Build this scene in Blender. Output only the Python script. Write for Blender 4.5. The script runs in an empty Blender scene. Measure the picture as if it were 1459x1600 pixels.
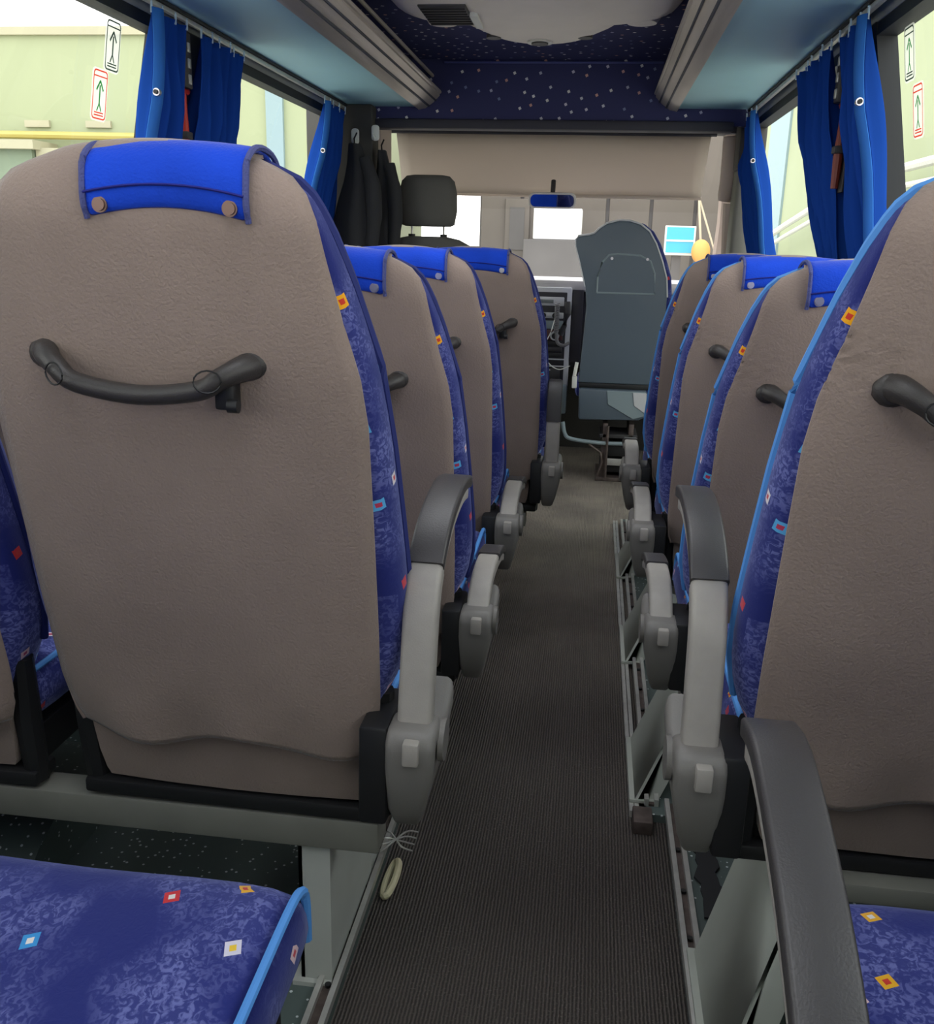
import bpy, bmesh, math, random
from math import sin, cos, pi, radians as R
from mathutils import Vector, Matrix
random.seed(7)
S = bpy.context.scene
C = S.collection

# ------------------------------------------------------------------ camera, sky, light, exposure
cam_d = bpy.data.cameras.new('camera'); cam = bpy.data.objects.new('camera', cam_d); C.objects.link(cam)
rt = Vector((0.991, 0.060, -0.121)); dn = Vector((0.133, -0.271, 0.953)); fw = Vector((0.024, -0.961, -0.276))
# columns above are (right, forward, up) of the bus seen in camera axes (x right, y down, z ahead)
Xc = Vector((0.9910, 0.0604, -0.1209)); Yc = Vector((0.1326, -0.2705, 0.9535)); Zc = Vector((0.0248, -0.9608, -0.2760))
m = Matrix((( Xc.x, -Xc.y, -Xc.z, 0.0),
            ( Yc.x, -Yc.y, -Yc.z, 0.0),
            ( Zc.x, -Zc.y, -Zc.z, 1.16),
            (0, 0, 0, 1)))
loc, rot, sc_ = m.decompose()
cam.location = (0, 0, 1.16); cam.rotation_mode = 'QUATERNION'; cam.rotation_quaternion = rot
cam_d.sensor_fit = 'HORIZONTAL'; cam_d.sensor_width = 36.0; cam_d.lens = 36.0 * 1460 / 1459
cam_d.clip_start = 0.02; cam_d.clip_end = 300
S.camera = cam

W = bpy.data.worlds.new('sky'); S.world = W; W.use_nodes = True
nt = W.node_tree; nt.nodes.clear()
bg = nt.nodes.new('ShaderNodeBackground'); ow = nt.nodes.new('ShaderNodeOutputWorld')
tcw = nt.nodes.new('ShaderNodeTexCoord'); sep = nt.nodes.new('ShaderNodeSeparateXYZ'); rw = nt.nodes.new('ShaderNodeValToRGB')
nt.links.new(tcw.outputs['Generated'], sep.inputs[0]); nt.links.new(sep.outputs['Z'], rw.inputs[0])
rw.color_ramp.elements[0].position = 0.0; rw.color_ramp.elements[0].color = (1.0, 0.97, 0.93, 1)
rw.color_ramp.elements[1].position = 0.8; rw.color_ramp.elements[1].color = (0.93, 0.96, 1.0, 1)
nt.links.new(rw.outputs[0], bg.inputs[0]); nt.links.new(bg.outputs[0], ow.inputs[0])
bg.inputs['Strength'].default_value = 2.6

S.view_settings.view_transform = 'Standard'; S.view_settings.look = 'None'
S.view_settings.gamma = 1.0; S.view_settings.use_curve_mapping = False
S.view_settings.exposure = 0.45
S.cycles.use_denoising = True
S.cycles.max_bounces = 10; S.cycles.diffuse_bounces = 6; S.cycles.transparent_max_bounces = 16

# ------------------------------------------------------------------ materials
MATS = {}
def srgb(r, g, b):
    f = lambda c: (c/255/12.92) if c/255 <= 0.04045 else ((c/255+0.055)/1.055)**2.4
    return (f(r), f(g), f(b), 1)
def mat(name, col, rough=0.6, metal=0.0, bump=0.0, bscale=80, var=0.0, vscale=8, spec=0.5, sheen=0.0, emit=None, stretch=None):
    m = bpy.data.materials.new(name); m.use_nodes = True; n = m.node_tree; b = n.nodes['Principled BSDF']
    b.inputs['Base Color'].default_value = col; b.inputs['Roughness'].default_value = rough
    b.inputs['Metallic'].default_value = metal; b.inputs['Specular IOR Level'].default_value = spec
    if sheen: b.inputs['Sheen Weight'].default_value = sheen; b.inputs['Sheen Roughness'].default_value = 0.4
    tc = n.nodes.new('ShaderNodeTexCoord'); src = tc.outputs['Object']
    if stretch:
        mp = n.nodes.new('ShaderNodeMapping'); mp.inputs['Scale'].default_value = stretch; n.links.new(src, mp.inputs[0]); src = mp.outputs[0]
    if var:
        t = n.nodes.new('ShaderNodeTexNoise'); t.inputs['Scale'].default_value = vscale; t.inputs['Detail'].default_value = 5
        n.links.new(src, t.inputs['Vector'])
        r = n.nodes.new('ShaderNodeValToRGB'); r.color_ramp.elements[0].position = 0.3; r.color_ramp.elements[1].position = 0.7
        r.color_ramp.elements[0].color = tuple(c*(1-var) for c in col[:3])+(1,); r.color_ramp.elements[1].color = tuple(min(1, c*(1+var)) for c in col[:3])+(1,)
        n.links.new(t.outputs[0], r.inputs[0]); n.links.new(r.outputs[0], b.inputs['Base Color'])
    if bump:
        t2 = n.nodes.new('ShaderNodeTexNoise'); t2.inputs['Scale'].default_value = bscale; t2.inputs['Detail'].default_value = 3
        n.links.new(src, t2.inputs['Vector'])
        bp = n.nodes.new('ShaderNodeBump'); bp.inputs['Strength'].default_value = bump; bp.inputs['Distance'].default_value = 0.004
        n.links.new(t2.outputs[0], bp.inputs['Height']); n.links.new(bp.outputs[0], b.inputs['Normal'])
    if emit:
        b.inputs['Emission Color'].default_value = emit[0]; b.inputs['Emission Strength'].default_value = emit[1]
    MATS[name] = m; return m

def math_node(n, op, a=None, b=None, v=None):
    x = n.nodes.new('ShaderNodeMath'); x.operation = op
    if a is not None: n.links.new(a, x.inputs[0])
    if b is not None: n.links.new(b, x.inputs[1])
    if v is not None: x.inputs[1].default_value = v
    return x.outputs[0]
def mixc(n, fac, a, b):
    x = n.nodes.new('ShaderNodeMix'); x.data_type = 'RGBA'
    if isinstance(fac, float): x.inputs[0].default_value = fac
    else: n.links.new(fac, x.inputs[0])
    for s, i in ((a, 6), (b, 7)):
        if isinstance(s, tuple): x.inputs[i].default_value = s
        else: n.links.new(s, x.inputs[i])
    return x.outputs[2]
def ramp(n, src, stops, const=False):
    r = n.nodes.new('ShaderNodeValToRGB'); n.links.new(src, r.inputs[0]); cr = r.color_ramp
    if const: cr.interpolation = 'CONSTANT'
    while len(cr.elements) < len(stops): cr.elements.new(0.5)
    for e, (p, c) in zip(cr.elements, stops): e.position = p; e.color = c
    return r.outputs[0]

def pattern_mat(name, base, scribble, cell, size, density, dots=False, angle=0.4, colors=None):
    """velour with woven lozenges and a paler cloudy scribble, laid out in metres on the box-projected UVs"""
    m = bpy.data.materials.new(name); m.use_nodes = True; n = m.node_tree; b = n.nodes['Principled BSDF']
    b.inputs['Roughness'].default_value = 0.85; b.inputs['Sheen Weight'].default_value = 0.35 if not dots else 0.0
    b.inputs['Sheen Tint'].default_value = (0.5, 0.55, 0.9, 1)
    b.inputs['Specular IOR Level'].default_value = 0.15
    uv = n.nodes.new('ShaderNodeTexCoord')
    mp = n.nodes.new('ShaderNodeMapping'); mp.inputs['Scale'].default_value = (1/cell, 1/cell, 1); mp.inputs['Rotation'].default_value = (0, 0, angle)
    mp.inputs['Location'].default_value = (3.3, 1.7, 0)
    n.links.new(uv.outputs['UV'], mp.inputs[0])
    v = n.nodes.new('ShaderNodeTexVoronoi'); v.voronoi_dimensions = '2D'; v.distance = 'MANHATTAN'; v.inputs['Scale'].default_value = 1; v.inputs['Randomness'].default_value = 0.75
    n.links.new(mp.outputs[0], v.inputs['Vector'])
    sc = n.nodes.new('ShaderNodeSeparateColor'); n.links.new(v.outputs['Color'], sc.inputs[0])
    inside = math_node(n, 'LESS_THAN', v.outputs['Distance'], v=size/cell)
    core = math_node(n, 'LESS_THAN', v.outputs['Distance'], v=size/cell*0.42)
    on = math_node(n, 'LESS_THAN', sc.outputs[0], v=density)
    mask = math_node(n, 'MULTIPLY', inside, on); cmask = math_node(n, 'MULTIPLY', core, on)
    cols = colors or [srgb(225, 215, 215), srgb(235, 175, 30), srgb(60, 150, 215), srgb(200, 45, 40), srgb(205, 200, 215)]
    k = len(cols)
    oc = ramp(n, sc.outputs[1], [(i/k, c) for i, c in enumerate(cols)], True)
    ic = ramp(n, sc.outputs[2], [(0, srgb(205, 60, 40)), (.35, srgb(240, 200, 60)), (.6, srgb(190, 60, 90)), (.8, srgb(230, 225, 220))], True)
    nz = n.nodes.new('ShaderNodeTexNoise'); nz.inputs['Scale'].default_value = 9; nz.inputs['Detail'].default_value = 2; n.links.new(uv.outputs['UV'], nz.inputs['Vector'])
    nf = n.nodes.new('ShaderNodeTexNoise'); nf.inputs['Scale'].default_value = 120; nf.inputs['Detail'].default_value = 4; nf.inputs['Distortion'].default_value = 1.5; n.links.new(uv.outputs['UV'], nf.inputs['Vector'])
    big = ramp(n, nz.outputs[0], [(0.44, (0, 0, 0, 1)), (0.62, (1, 1, 1, 1))])
    fine = ramp(n, nf.outputs[0], [(0.46, (0.15, 0.15, 0.15, 1)), (0.6, (1, 1, 1, 1))])
    f = math_node(n, 'MULTIPLY', big, fine); f = math_node(n, 'MULTIPLY', f, v=0.0 if dots else 0.72)
    ground = mixc(n, f, base, scribble)
    c1 = mixc(n, mask, ground, oc)
    c2 = c1 if dots else mixc(n, cmask, c1, ic)
    n.links.new(c2, b.inputs['Base Color'])
    bp = n.nodes.new('ShaderNodeBump'); bp.inputs['Strength'].default_value = 0.25; bp.inputs['Distance'].default_value = 0.002
    n.links.new(nf.outputs[0], bp.inputs['Height']); n.links.new(bp.outputs[0], b.inputs['Normal'])
    MATS[name] = m; return m

M = MATS
pattern_mat('navy_pattern_velour', srgb(34, 42, 112), srgb(120, 126, 190), 0.080, 0.0105, 0.72, colors=[srgb(225, 215, 215), srgb(235, 175, 30), srgb(238, 168, 25), srgb(60, 150, 215), srgb(215, 210, 225), srgb(205, 50, 45), srgb(90, 170, 225), srgb(225, 190, 190)])
pattern_mat('dark_dot_velour', srgb(60, 62, 100), srgb(60, 60, 100), 0.062, 0.0078, 0.85, True, 0.3,
            [srgb(200, 200, 212), srgb(225, 222, 220), srgb(120, 130, 165), srgb(200, 195, 210), srgb(205, 160, 150), srgb(180, 180, 200)])
mat('grey_velour', srgb(150, 133, 124), 0.9, bump=0.35, bscale=260, var=0.10, vscale=5, spec=0.1, sheen=0.25)
mat('cap_blue', srgb(26, 72, 205), 0.8, bump=0.3, bscale=300, var=0.12, vscale=14, spec=0.15, sheen=0.15)
mat('cap_seam', srgb(78, 84, 140), 0.85, bump=0.5, bscale=400)
mat('cap_stitch', srgb(16, 24, 120), 0.85)
mat('piping_blue', srgb(84, 150, 225), 0.7)
mat('piping_navy', srgb(34, 44, 110), 0.8)
mat('black_plastic', srgb(36, 35, 36), 0.42, bump=0.1, bscale=500)
mat('handle_plastic', srgb(58, 54, 53), 0.42, bump=0.15, bscale=600)
mat('pad_rubber', srgb(66, 63, 64), 0.38, bump=0.12, bscale=450)
mat('arm_grey', srgb(166, 160, 153), 0.5, bump=0.12, bscale=500, var=0.05, vscale=30)
mat('shell_grey', srgb(124, 120, 116), 0.45, bump=0.12, bscale=500)
mat('snap_brown', srgb(130, 105, 95), 0.35, 0.7)
mat('snap_steel', srgb(200, 195, 200), 0.3, 0.9)
mat('leg_grey', srgb(168, 171, 162), 0.5, var=0.06, vscale=10)
mat('leg_white', srgb(188, 190, 184), 0.45, var=0.05, vscale=10)
mat('beam_grey', srgb(125, 124, 116), 0.5, var=0.1, vscale=10)
mat('frame_black', srgb(28, 28, 30), 0.5)
mat('aluminium', srgb(205, 203, 198), 0.35, 0.55, var=0.12, vscale=30)
mat('rack_teal', srgb(172, 220, 232), 0.6, var=0.03, vscale=3)
mat('rack_rail', srgb(190, 180, 172), 0.4, 0.45, bump=0.2, bscale=150, var=0.15, vscale=20, stretch=(1, .1, 1))
mat('rack_dark', srgb(52, 54, 66), 0.6)
mat('trim_dark', srgb(66, 63, 60), 0.7, var=0.08)
mat('trim_header', srgb(48, 47, 58), 0.65)
mat('wall_grey', srgb(140, 142, 140), 0.8, bump=0.2, bscale=200)
mat('pillar_grey', srgb(120, 118, 110), 0.7, bump=0.15, bscale=200)
mat('pillar_beige', srgb(190, 172, 160), 0.7)
mat('window_rubber', srgb(26, 28, 32), 0.6)
mat('curtain_blue', srgb(28, 74, 172), 0.75, var=0.08, vscale=20, sheen=0.2)
mat('curtain_hem', srgb(70, 140, 225), 0.6)
mat('curtain_cord', srgb(190, 210, 225), 0.6)
mat('hammer_red', srgb(190, 50, 35), 0.4)
mat('hammer_brown', srgb(120, 48, 36), 0.45)
mat('console_cream', srgb(238, 226, 216), 0.5, var=0.03)
mat('console_dark', srgb(60, 58, 60), 0.5)
mat('blind_cloth', srgb(178, 170, 160), 0.9, var=0.04, vscale=3, bump=0.2, bscale=8)
mat('shell_teal_grey', srgb(92, 104, 116), 0.4, bump=0.1, bscale=400)
mat('shell_light', srgb(140, 154, 160), 0.4)
mat('rusty_steel', srgb(96, 84, 80), 0.55, 0.4, var=0.3, vscale=40)
mat('cloth_black', srgb(42, 42, 45), 0.9, bump=0.6, bscale=12)
mat('headrest_cloth', srgb(92, 90, 86), 0.9, bump=0.3, bscale=200)
mat('dash_pale', srgb(215, 210, 208), 0.5)
mat('dash_silver', srgb(215, 215, 218), 0.4, 0.15)
mat('dash_dark', srgb(44, 42, 48), 0.5)
mat('dash_maroon', srgb(90, 50, 50), 0.5)
mat('lcd_grey', srgb(130, 135, 135), 0.3)
mat('white_plastic', srgb(228, 228, 222), 0.45)
mat('cream_plastic', srgb(222, 212, 176), 0.5)
mat('green_print', srgb(50, 150, 70), 0.6); mat('black_print', srgb(40, 50, 45), 0.6); mat('red_print', srgb(225, 70, 60), 0.6)
mat('plaster_yellow', srgb(160, 166, 134), 0.9, bump=0.1, bscale=10, var=0.04, vscale=0.6)
mat('plaster_cream', srgb(174, 168, 144), 0.9, var=0.03, vscale=1)
mat('plaster_grey', srgb(118, 130, 112), 0.9, var=0.12, vscale=1.5)
mat('strip_blue', srgb(142, 162, 168), 0.7)
mat('pipe_yellow', srgb(180, 164, 92), 0.5)
mat('shed_panel', srgb(104, 97, 90), 0.8, var=0.08, vscale=2)
mat('shed_dark', srgb(96, 93, 92), 0.8, var=0.15, vscale=3)
mat('paper_white', srgb(245, 245, 245), 0.7)
mat('cyan_paint', srgb(70, 180, 215), 0.5)
mat('orange_paint', srgb(235, 170, 90), 0.6)
mat('concrete', srgb(190, 186, 176), 0.9, var=0.1, vscale=1)
mat('rubber_mat', srgb(60, 56, 54), 0.8)
mat('mirror_face', (0.75, 0.78, 0.85, 1), 0.03, 1.0)
mat('coil_grey', srgb(120, 118, 120), 0.5)
mat('rope_cream', srgb(205, 190, 165), 0.8)

def glass_mat(name, tint, gloss):
    m = bpy.data.materials.new(name); m.use_nodes = True; n = m.node_tree; n.nodes.clear()
    o = n.nodes.new('ShaderNodeOutputMaterial'); a = n.nodes.new('ShaderNodeBsdfTransparent'); g = n.nodes.new('ShaderNodeBsdfGlossy'); x = n.nodes.new('ShaderNodeMixShader')
    a.inputs[0].default_value = tint; g.inputs['Roughness'].default_value = 0.02; x.inputs[0].default_value = gloss
    n.links.new(a.outputs[0], x.inputs[1]); n.links.new(g.outputs[0], x.inputs[2]); n.links.new(x.outputs[0], o.inputs[0])
    MATS[name] = m
glass_mat('window_glass', (0.93, 0.97, 0.93, 1), 0.05)
glass_mat('screen_glass', (0.97, 0.97, 0.97, 1), 0.04)

def thin_mat(name, col, through, clear=0.0):
    m = bpy.data.materials.new(name); m.use_nodes = True; n = m.node_tree; n.nodes.clear()
    o = n.nodes.new('ShaderNodeOutputMaterial'); a = n.nodes.new('ShaderNodeBsdfDiffuse'); g = n.nodes.new('ShaderNodeBsdfTranslucent'); x = n.nodes.new('ShaderNodeMixShader')
    a.inputs[0].default_value = col; g.inputs[0].default_value = col; x.inputs[0].default_value = through
    n.links.new(a.outputs[0], x.inputs[1]); n.links.new(g.outputs[0], x.inputs[2]); src = x.outputs[0]
    if clear:
        t = n.nodes.new('ShaderNodeBsdfTransparent'); y = n.nodes.new('ShaderNodeMixShader'); y.inputs[0].default_value = clear
        n.links.new(src, y.inputs[1]); n.links.new(t.outputs[0], y.inputs[2]); src = y.outputs[0]
    n.links.new(src, o.inputs[0]); MATS[name] = m
thin_mat('curtain_blue', srgb(32, 72, 158), 0.15)
thin_mat('curtain_hem', srgb(70, 135, 220), 0.35)
thin_mat('blind_cloth', srgb(206, 196, 187), 0.45)
thin_mat('sticker_film', srgb(240, 240, 235), 0.6, 0.55)
thin_mat('green_print', srgb(60, 150, 80), 0.5); thin_mat('black_print', srgb(60, 75, 68), 0.5); thin_mat('red_print', srgb(235, 80, 65), 0.6)
def carpet():
    m = bpy.data.materials.new('ribbed_carpet'); m.use_nodes = True; n = m.node_tree; b = n.nodes['Principled BSDF']
    b.inputs['Roughness'].default_value = 0.55; b.inputs['Specular IOR Level'].default_value = 0.6
    tc = n.nodes.new('ShaderNodeTexCoord'); sp = n.nodes.new('ShaderNodeSeparateXYZ'); n.links.new(tc.outputs['Object'], sp.inputs[0])
    wob = n.nodes.new('ShaderNodeTexNoise'); wob.inputs['Scale'].default_value = 90; n.links.new(tc.outputs['Object'], wob.inputs['Vector'])
    wv = math_node(n, 'MULTIPLY', wob.outputs[0], v=3.0)
    ph = math_node(n, 'MULTIPLY', sp.outputs[0], v=2*pi/0.0062); ph = math_node(n, 'ADD', ph, wv); sn = math_node(n, 'SINE', ph)
    ribs = ramp(n, math_node(n, 'MULTIPLY_ADD', sn, v=0.5), [(0, (0.045, 0.038, 0.034, 1)), (0.9, (0.15, 0.126, 0.112, 1))])
    # MULTIPLY_ADD third input
    for nd in n.nodes:
        if nd.type == 'MATH' and nd.operation == 'MULTIPLY_ADD': nd.inputs[2].default_value = 0.5
    g = n.nodes.new('ShaderNodeTexNoise'); g.inputs['Scale'].default_value = 260; g.inputs['Detail'].default_value = 4; n.links.new(tc.outputs['Object'], g.inputs['Vector'])
    grit = ramp(n, g.outputs[0], [(0.56, (0, 0, 0, 1)), (0.72, (1, 1, 1, 1))])
    d = n.nodes.new('ShaderNodeTexNoise'); d.inputs['Scale'].default_value = 4; d.inputs['Detail'].default_value = 5; n.links.new(tc.outputs['Object'], d.inputs['Vector'])
    dust_light_noise = ramp(n, d.outputs[0], [(0.35, (0.25, 0.25, 0.25, 1)), (0.7, (1, 1, 1, 1))])
    c = mixc(n, math_node(n, 'MULTIPLY', math_node(n, 'MULTIPLY', grit, dust_light_noise), v=0.7), ribs, (0.42, 0.37, 0.33, 1))
    # aisle floor painted paler towards the front, in place of daylight falling there
    daylight_lift = n.nodes.new('ShaderNodeMapRange'); daylight_lift.inputs[1].default_value = 2.2; daylight_lift.inputs[2].default_value = 3.6; daylight_lift.inputs[3].default_value = 0.0; daylight_lift.inputs[4].default_value = 0.5
    n.links.new(sp.outputs[1], daylight_lift.inputs[0]); c = mixc(n, math_node(n, 'MULTIPLY', daylight_lift.outputs[0], math_node(n, 'ADD', dust_light_noise, v=0.35)), c, (0.54, 0.45, 0.375, 1))
    n.links.new(c, b.inputs['Base Color'])
    bp = n.nodes.new('ShaderNodeBump'); bp.inputs['Strength'].default_value = 0.8; bp.inputs['Distance'].default_value = 0.003
    n.links.new(sn, bp.inputs['Height']); n.links.new(bp.outputs[0], b.inputs['Normal'])
    MATS['ribbed_carpet'] = m
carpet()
def vinyl():
    m = bpy.data.materials.new('speckled_vinyl'); m.use_nodes = True; n = m.node_tree; b = n.nodes['Principled BSDF']
    b.inputs['Roughness'].default_value = 0.45
    tc = n.nodes.new('ShaderNodeTexCoord')
    v = n.nodes.new('ShaderNodeTexVoronoi'); v.inputs['Scale'].default_value = 75; n.links.new(tc.outputs['Object'], v.inputs['Vector'])
    sc = n.nodes.new('ShaderNodeSeparateColor'); n.links.new(v.outputs['Color'], sc.inputs[0])
    a = math_node(n, 'LESS_THAN', v.outputs['Distance'], v=0.19); o = math_node(n, 'LESS_THAN', sc.outputs[0], v=0.7)
    c = mixc(n, math_node(n, 'MULTIPLY', a, o), srgb(88, 100, 97), srgb(215, 222, 222))
    n.links.new(c, b.inputs['Base Color']); MATS['speckled_vinyl'] = m
vinyl()

# ------------------------------------------------------------------ helpers
def box_uv(me):
    uvl = me.uv_layers.new(name='UVMap')
    for p in me.polygons:
        nx, ny, nz = abs(p.normal.x), abs(p.normal.y), abs(p.normal.z)
        for li in p.loop_indices:
            co = me.vertices[me.loops[li].vertex_index].co
            if nz >= nx and nz >= ny: u = (co.x, co.y)
            elif nx >= ny: u = (co.y + 0.31, co.z)
            else: u = (co.x, co.z + 0.17)
            uvl.data[li].uv = u
def fin(bm, name, material, parent=None, smooth=35, sub=0, solid=0.0, loc=None, rot=None):
    bmesh.ops.remove_doubles(bm, verts=bm.verts, dist=1e-5)
    bmesh.ops.recalc_face_normals(bm, faces=bm.faces)
    for f in bm.faces: f.smooth = smooth > 0
    if smooth > 0:
        lim = R(smooth)
        for e in bm.edges:
            if len(e.link_faces) == 2 and e.calc_face_angle(0) > lim and not sub: e.smooth = False
    me = bpy.data.meshes.new(name); bm.to_mesh(me); bm.free()
    box_uv(me)
    ms = material if isinstance(material, list) else [material]
    for x in ms: me.materials.append(M[x] if isinstance(x, str) else x)
    o = bpy.data.objects.new(name, me); C.objects.link(o)
    if solid:
        md = o.modifiers.new('solid', 'SOLIDIFY'); md.thickness = solid; md.offset = 0
    if sub:
        md = o.modifiers.new('sub', 'SUBSURF'); md.levels = sub; md.render_levels = sub
    if parent: o.parent = parent
    if loc: o.location = loc
    if rot: o.rotation_euler = rot
    return o
def tag(o, label=None, cat=None, group=None, kind=None):
    for k, v in (('label', label), ('category', cat), ('group', group), ('kind', kind)):
        if v: o[k] = v
    return o
def empty(name, loc, label, cat, group=None, rz=0, ry=0):
    o = bpy.data.objects.new(name, None); C.objects.link(o); o.location = loc; o.rotation_euler = (0, ry, rz); o.empty_display_size = 0.05
    return tag(o, label, cat, group)
def abox(bm, x0, x1, y0, y1, z0, z1, bev=0.0, seg=2, mi=0):
    g = bmesh.ops.create_cube(bm, size=1.0); vs = g['verts']
    for v in vs: v.co = Vector((x0+(v.co.x+.5)*(x1-x0), y0+(v.co.y+.5)*(y1-y0), z0+(v.co.z+.5)*(z1-z0)))
    fs = list({f for v in vs for f in v.link_faces})
    for f in fs: f.material_index = mi
    if bev:
        es = list({e for v in vs for e in v.link_edges})
        bmesh.ops.bevel(bm, geom=es, offset=bev, segments=seg, affect='EDGES', profile=0.5)
    return bm
def box(name, material, x0, x1, y0, y1, z0, z1, bev=0.0, parent=None, **k):
    return fin(abox(bmesh.new(), min(x0,x1), max(x0,x1), min(y0,y1), max(y0,y1), z0, z1, bev), name, material, parent, **k)
def loft(bm, rings, cap=True, closed=True):
    vr = [[bm.verts.new(p) for p in r] for r in rings]
    n = len(vr[0])
    for a, b in zip(vr, vr[1:]):
        for i in range(n if closed else n-1):
            j = (i+1) % n
            try: bm.faces.new((a[i], a[j], b[j], b[i]))
            except ValueError: pass
    if cap and closed:
        bm.faces.new(list(reversed(vr[0]))); bm.faces.new(vr[-1])
    return vr
def tube(bm, path, rad, n=10, cap=True, flat=1.0, upv=Vector((0, 0, 1))):
    path = [Vector(p) for p in path]; rings = []
    for i, p in enumerate(path):
        t = (path[min(i+1, len(path)-1)] - path[max(i-1, 0)]).normalized()
        u = upv if abs(t.dot(upv)) < 0.95 else Vector((1, 0, 0))
        a = t.cross(u).normalized(); b = a.cross(t).normalized()
        r = rad[i] if isinstance(rad, (list, tuple)) else rad
        rings.append([p + a*r*cos(2*pi*k/n) + b*r*flat*sin(2*pi*k/n) for k in range(n)])
    loft(bm, rings, cap)
    return bm
def smooth_path(pts, n=5):
    pts = [Vector(p) for p in pts]; out = []
    for i in range(len(pts)-1):
        p0 = pts[max(i-1, 0)]; p1 = pts[i]; p2 = pts[i+1]; p3 = pts[min(i+2, len(pts)-1)]
        for k in range(n):
            t = k/n
            out.append(0.5*((2*p1)+(p2-p0)*t+(2*p0-5*p1+4*p2-p3)*t*t+(3*p1-p0-3*p2+p3)*t**3))
    out.append(pts[-1]); return out
def prism(bm, poly, axis, a, b, bev=0.0, seg=2):
    """extrude a 2-D polygon along an axis ('x': poly is (y,z); 'y': (x,z); 'z': (x,y))"""
    f = {'x': lambda p, s: (s, p[0], p[1]), 'y': lambda p, s: (p[0], s, p[1]), 'z': lambda p, s: (p[0], p[1], s)}[axis]
    v0 = [bm.verts.new(f(p, a)) for p in poly]; v1 = [bm.verts.new(f(p, b)) for p in poly]
    fs = [bm.faces.new(v0), bm.faces.new(list(reversed(v1)))]
    n = len(poly)
    for i in range(n): fs.append(bm.faces.new((v0[i], v1[i], v1[(i+1) % n], v0[(i+1) % n])))
    if bev:
        bmesh.ops.recalc_face_normals(bm, faces=fs)
        es = [e for e in set(v0[i].link_edges[j] for i in range(n) for j in range(len(v0[i].link_edges))) | set(e for v in v1 for e in v.link_edges)
              if e.calc_face_angle(0) > 0.5]
        bmesh.ops.bevel(bm, geom=es, offset=bev, segments=seg, affect='EDGES', profile=0.5)
    return bm
def cyl(bm, c, r, h, axis='z', n=20, r2=None):
    mt = {'z': Matrix.Identity(4), 'x': Matrix.Rotation(pi/2, 4, 'Y'), 'y': Matrix.Rotation(pi/2, 4, 'X')}[axis]
    bmesh.ops.create_cone(bm, cap_ends=True, segments=n, radius1=r, radius2=r if r2 is None else r2, depth=h, matrix=Matrix.Translation(c) @ mt)
    return bm
def interp(tab, z):
    if z <= tab[0][0]: return tab[0][1]
    for (a, va), (b, vb) in zip(tab, tab[1:]):
        if z <= b: 
            t = (z-a)/(b-a); return va+(vb-va)*t
    return tab[-1][1]
def rounded(x0, x1, z0, z1, r, n=5):
    pts = []
    for cx, cz, a0 in ((x1-r, z1-r, 0), (x0+r, z1-r, 90), (x0+r, z0+r, 180), (x1-r, z0+r, 270)):
        for k in range(n+1):
            a = R(a0+90*k/n); pts.append((cx+r*cos(a), cz+r*sin(a)))
    return pts

# ------------------------------------------------------------------ bus body
BC = -0.26                                            # centre line of the bus
def wallx(z):                                         # half width at height z
    if z < 0.95: return 1.05
    return 1.05 - (z-0.95)/(1.75-0.95)*0.16
def side_panel(bm, s, y0, y1, z0, z1, t=0.05):
    a, b = wallx(z0), wallx(z1)
    pts = [(BC+s*a, z0), (BC+s*(a+t), z0), (BC+s*(b+t), z1), (BC+s*b, z1)]
    v0 = [bm.verts.new((p[0], y0, p[1])) for p in pts]; v1 = [bm.verts.new((p[0], y1, p[1])) for p in pts]
    bm.faces.new(v0); bm.faces.new(list(reversed(v1)))
    for i in range(4): bm.faces.new((v0[i], v1[i], v1[(i+1) % 4], v0[(i+1) % 4]))
YR = -1.75                                            # rear of the saloon
WZ0, WZ1 = 0.97, 1.70
wins = {-1: [(-1.5, 0.75), (0.9, 2.60), (2.82, 4.22), (4.72, 5.18)], 1: [(-1.5, 0.75), (0.9, 2.64), (2.9, 4.62), (4.75, 5.12)]}
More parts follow.
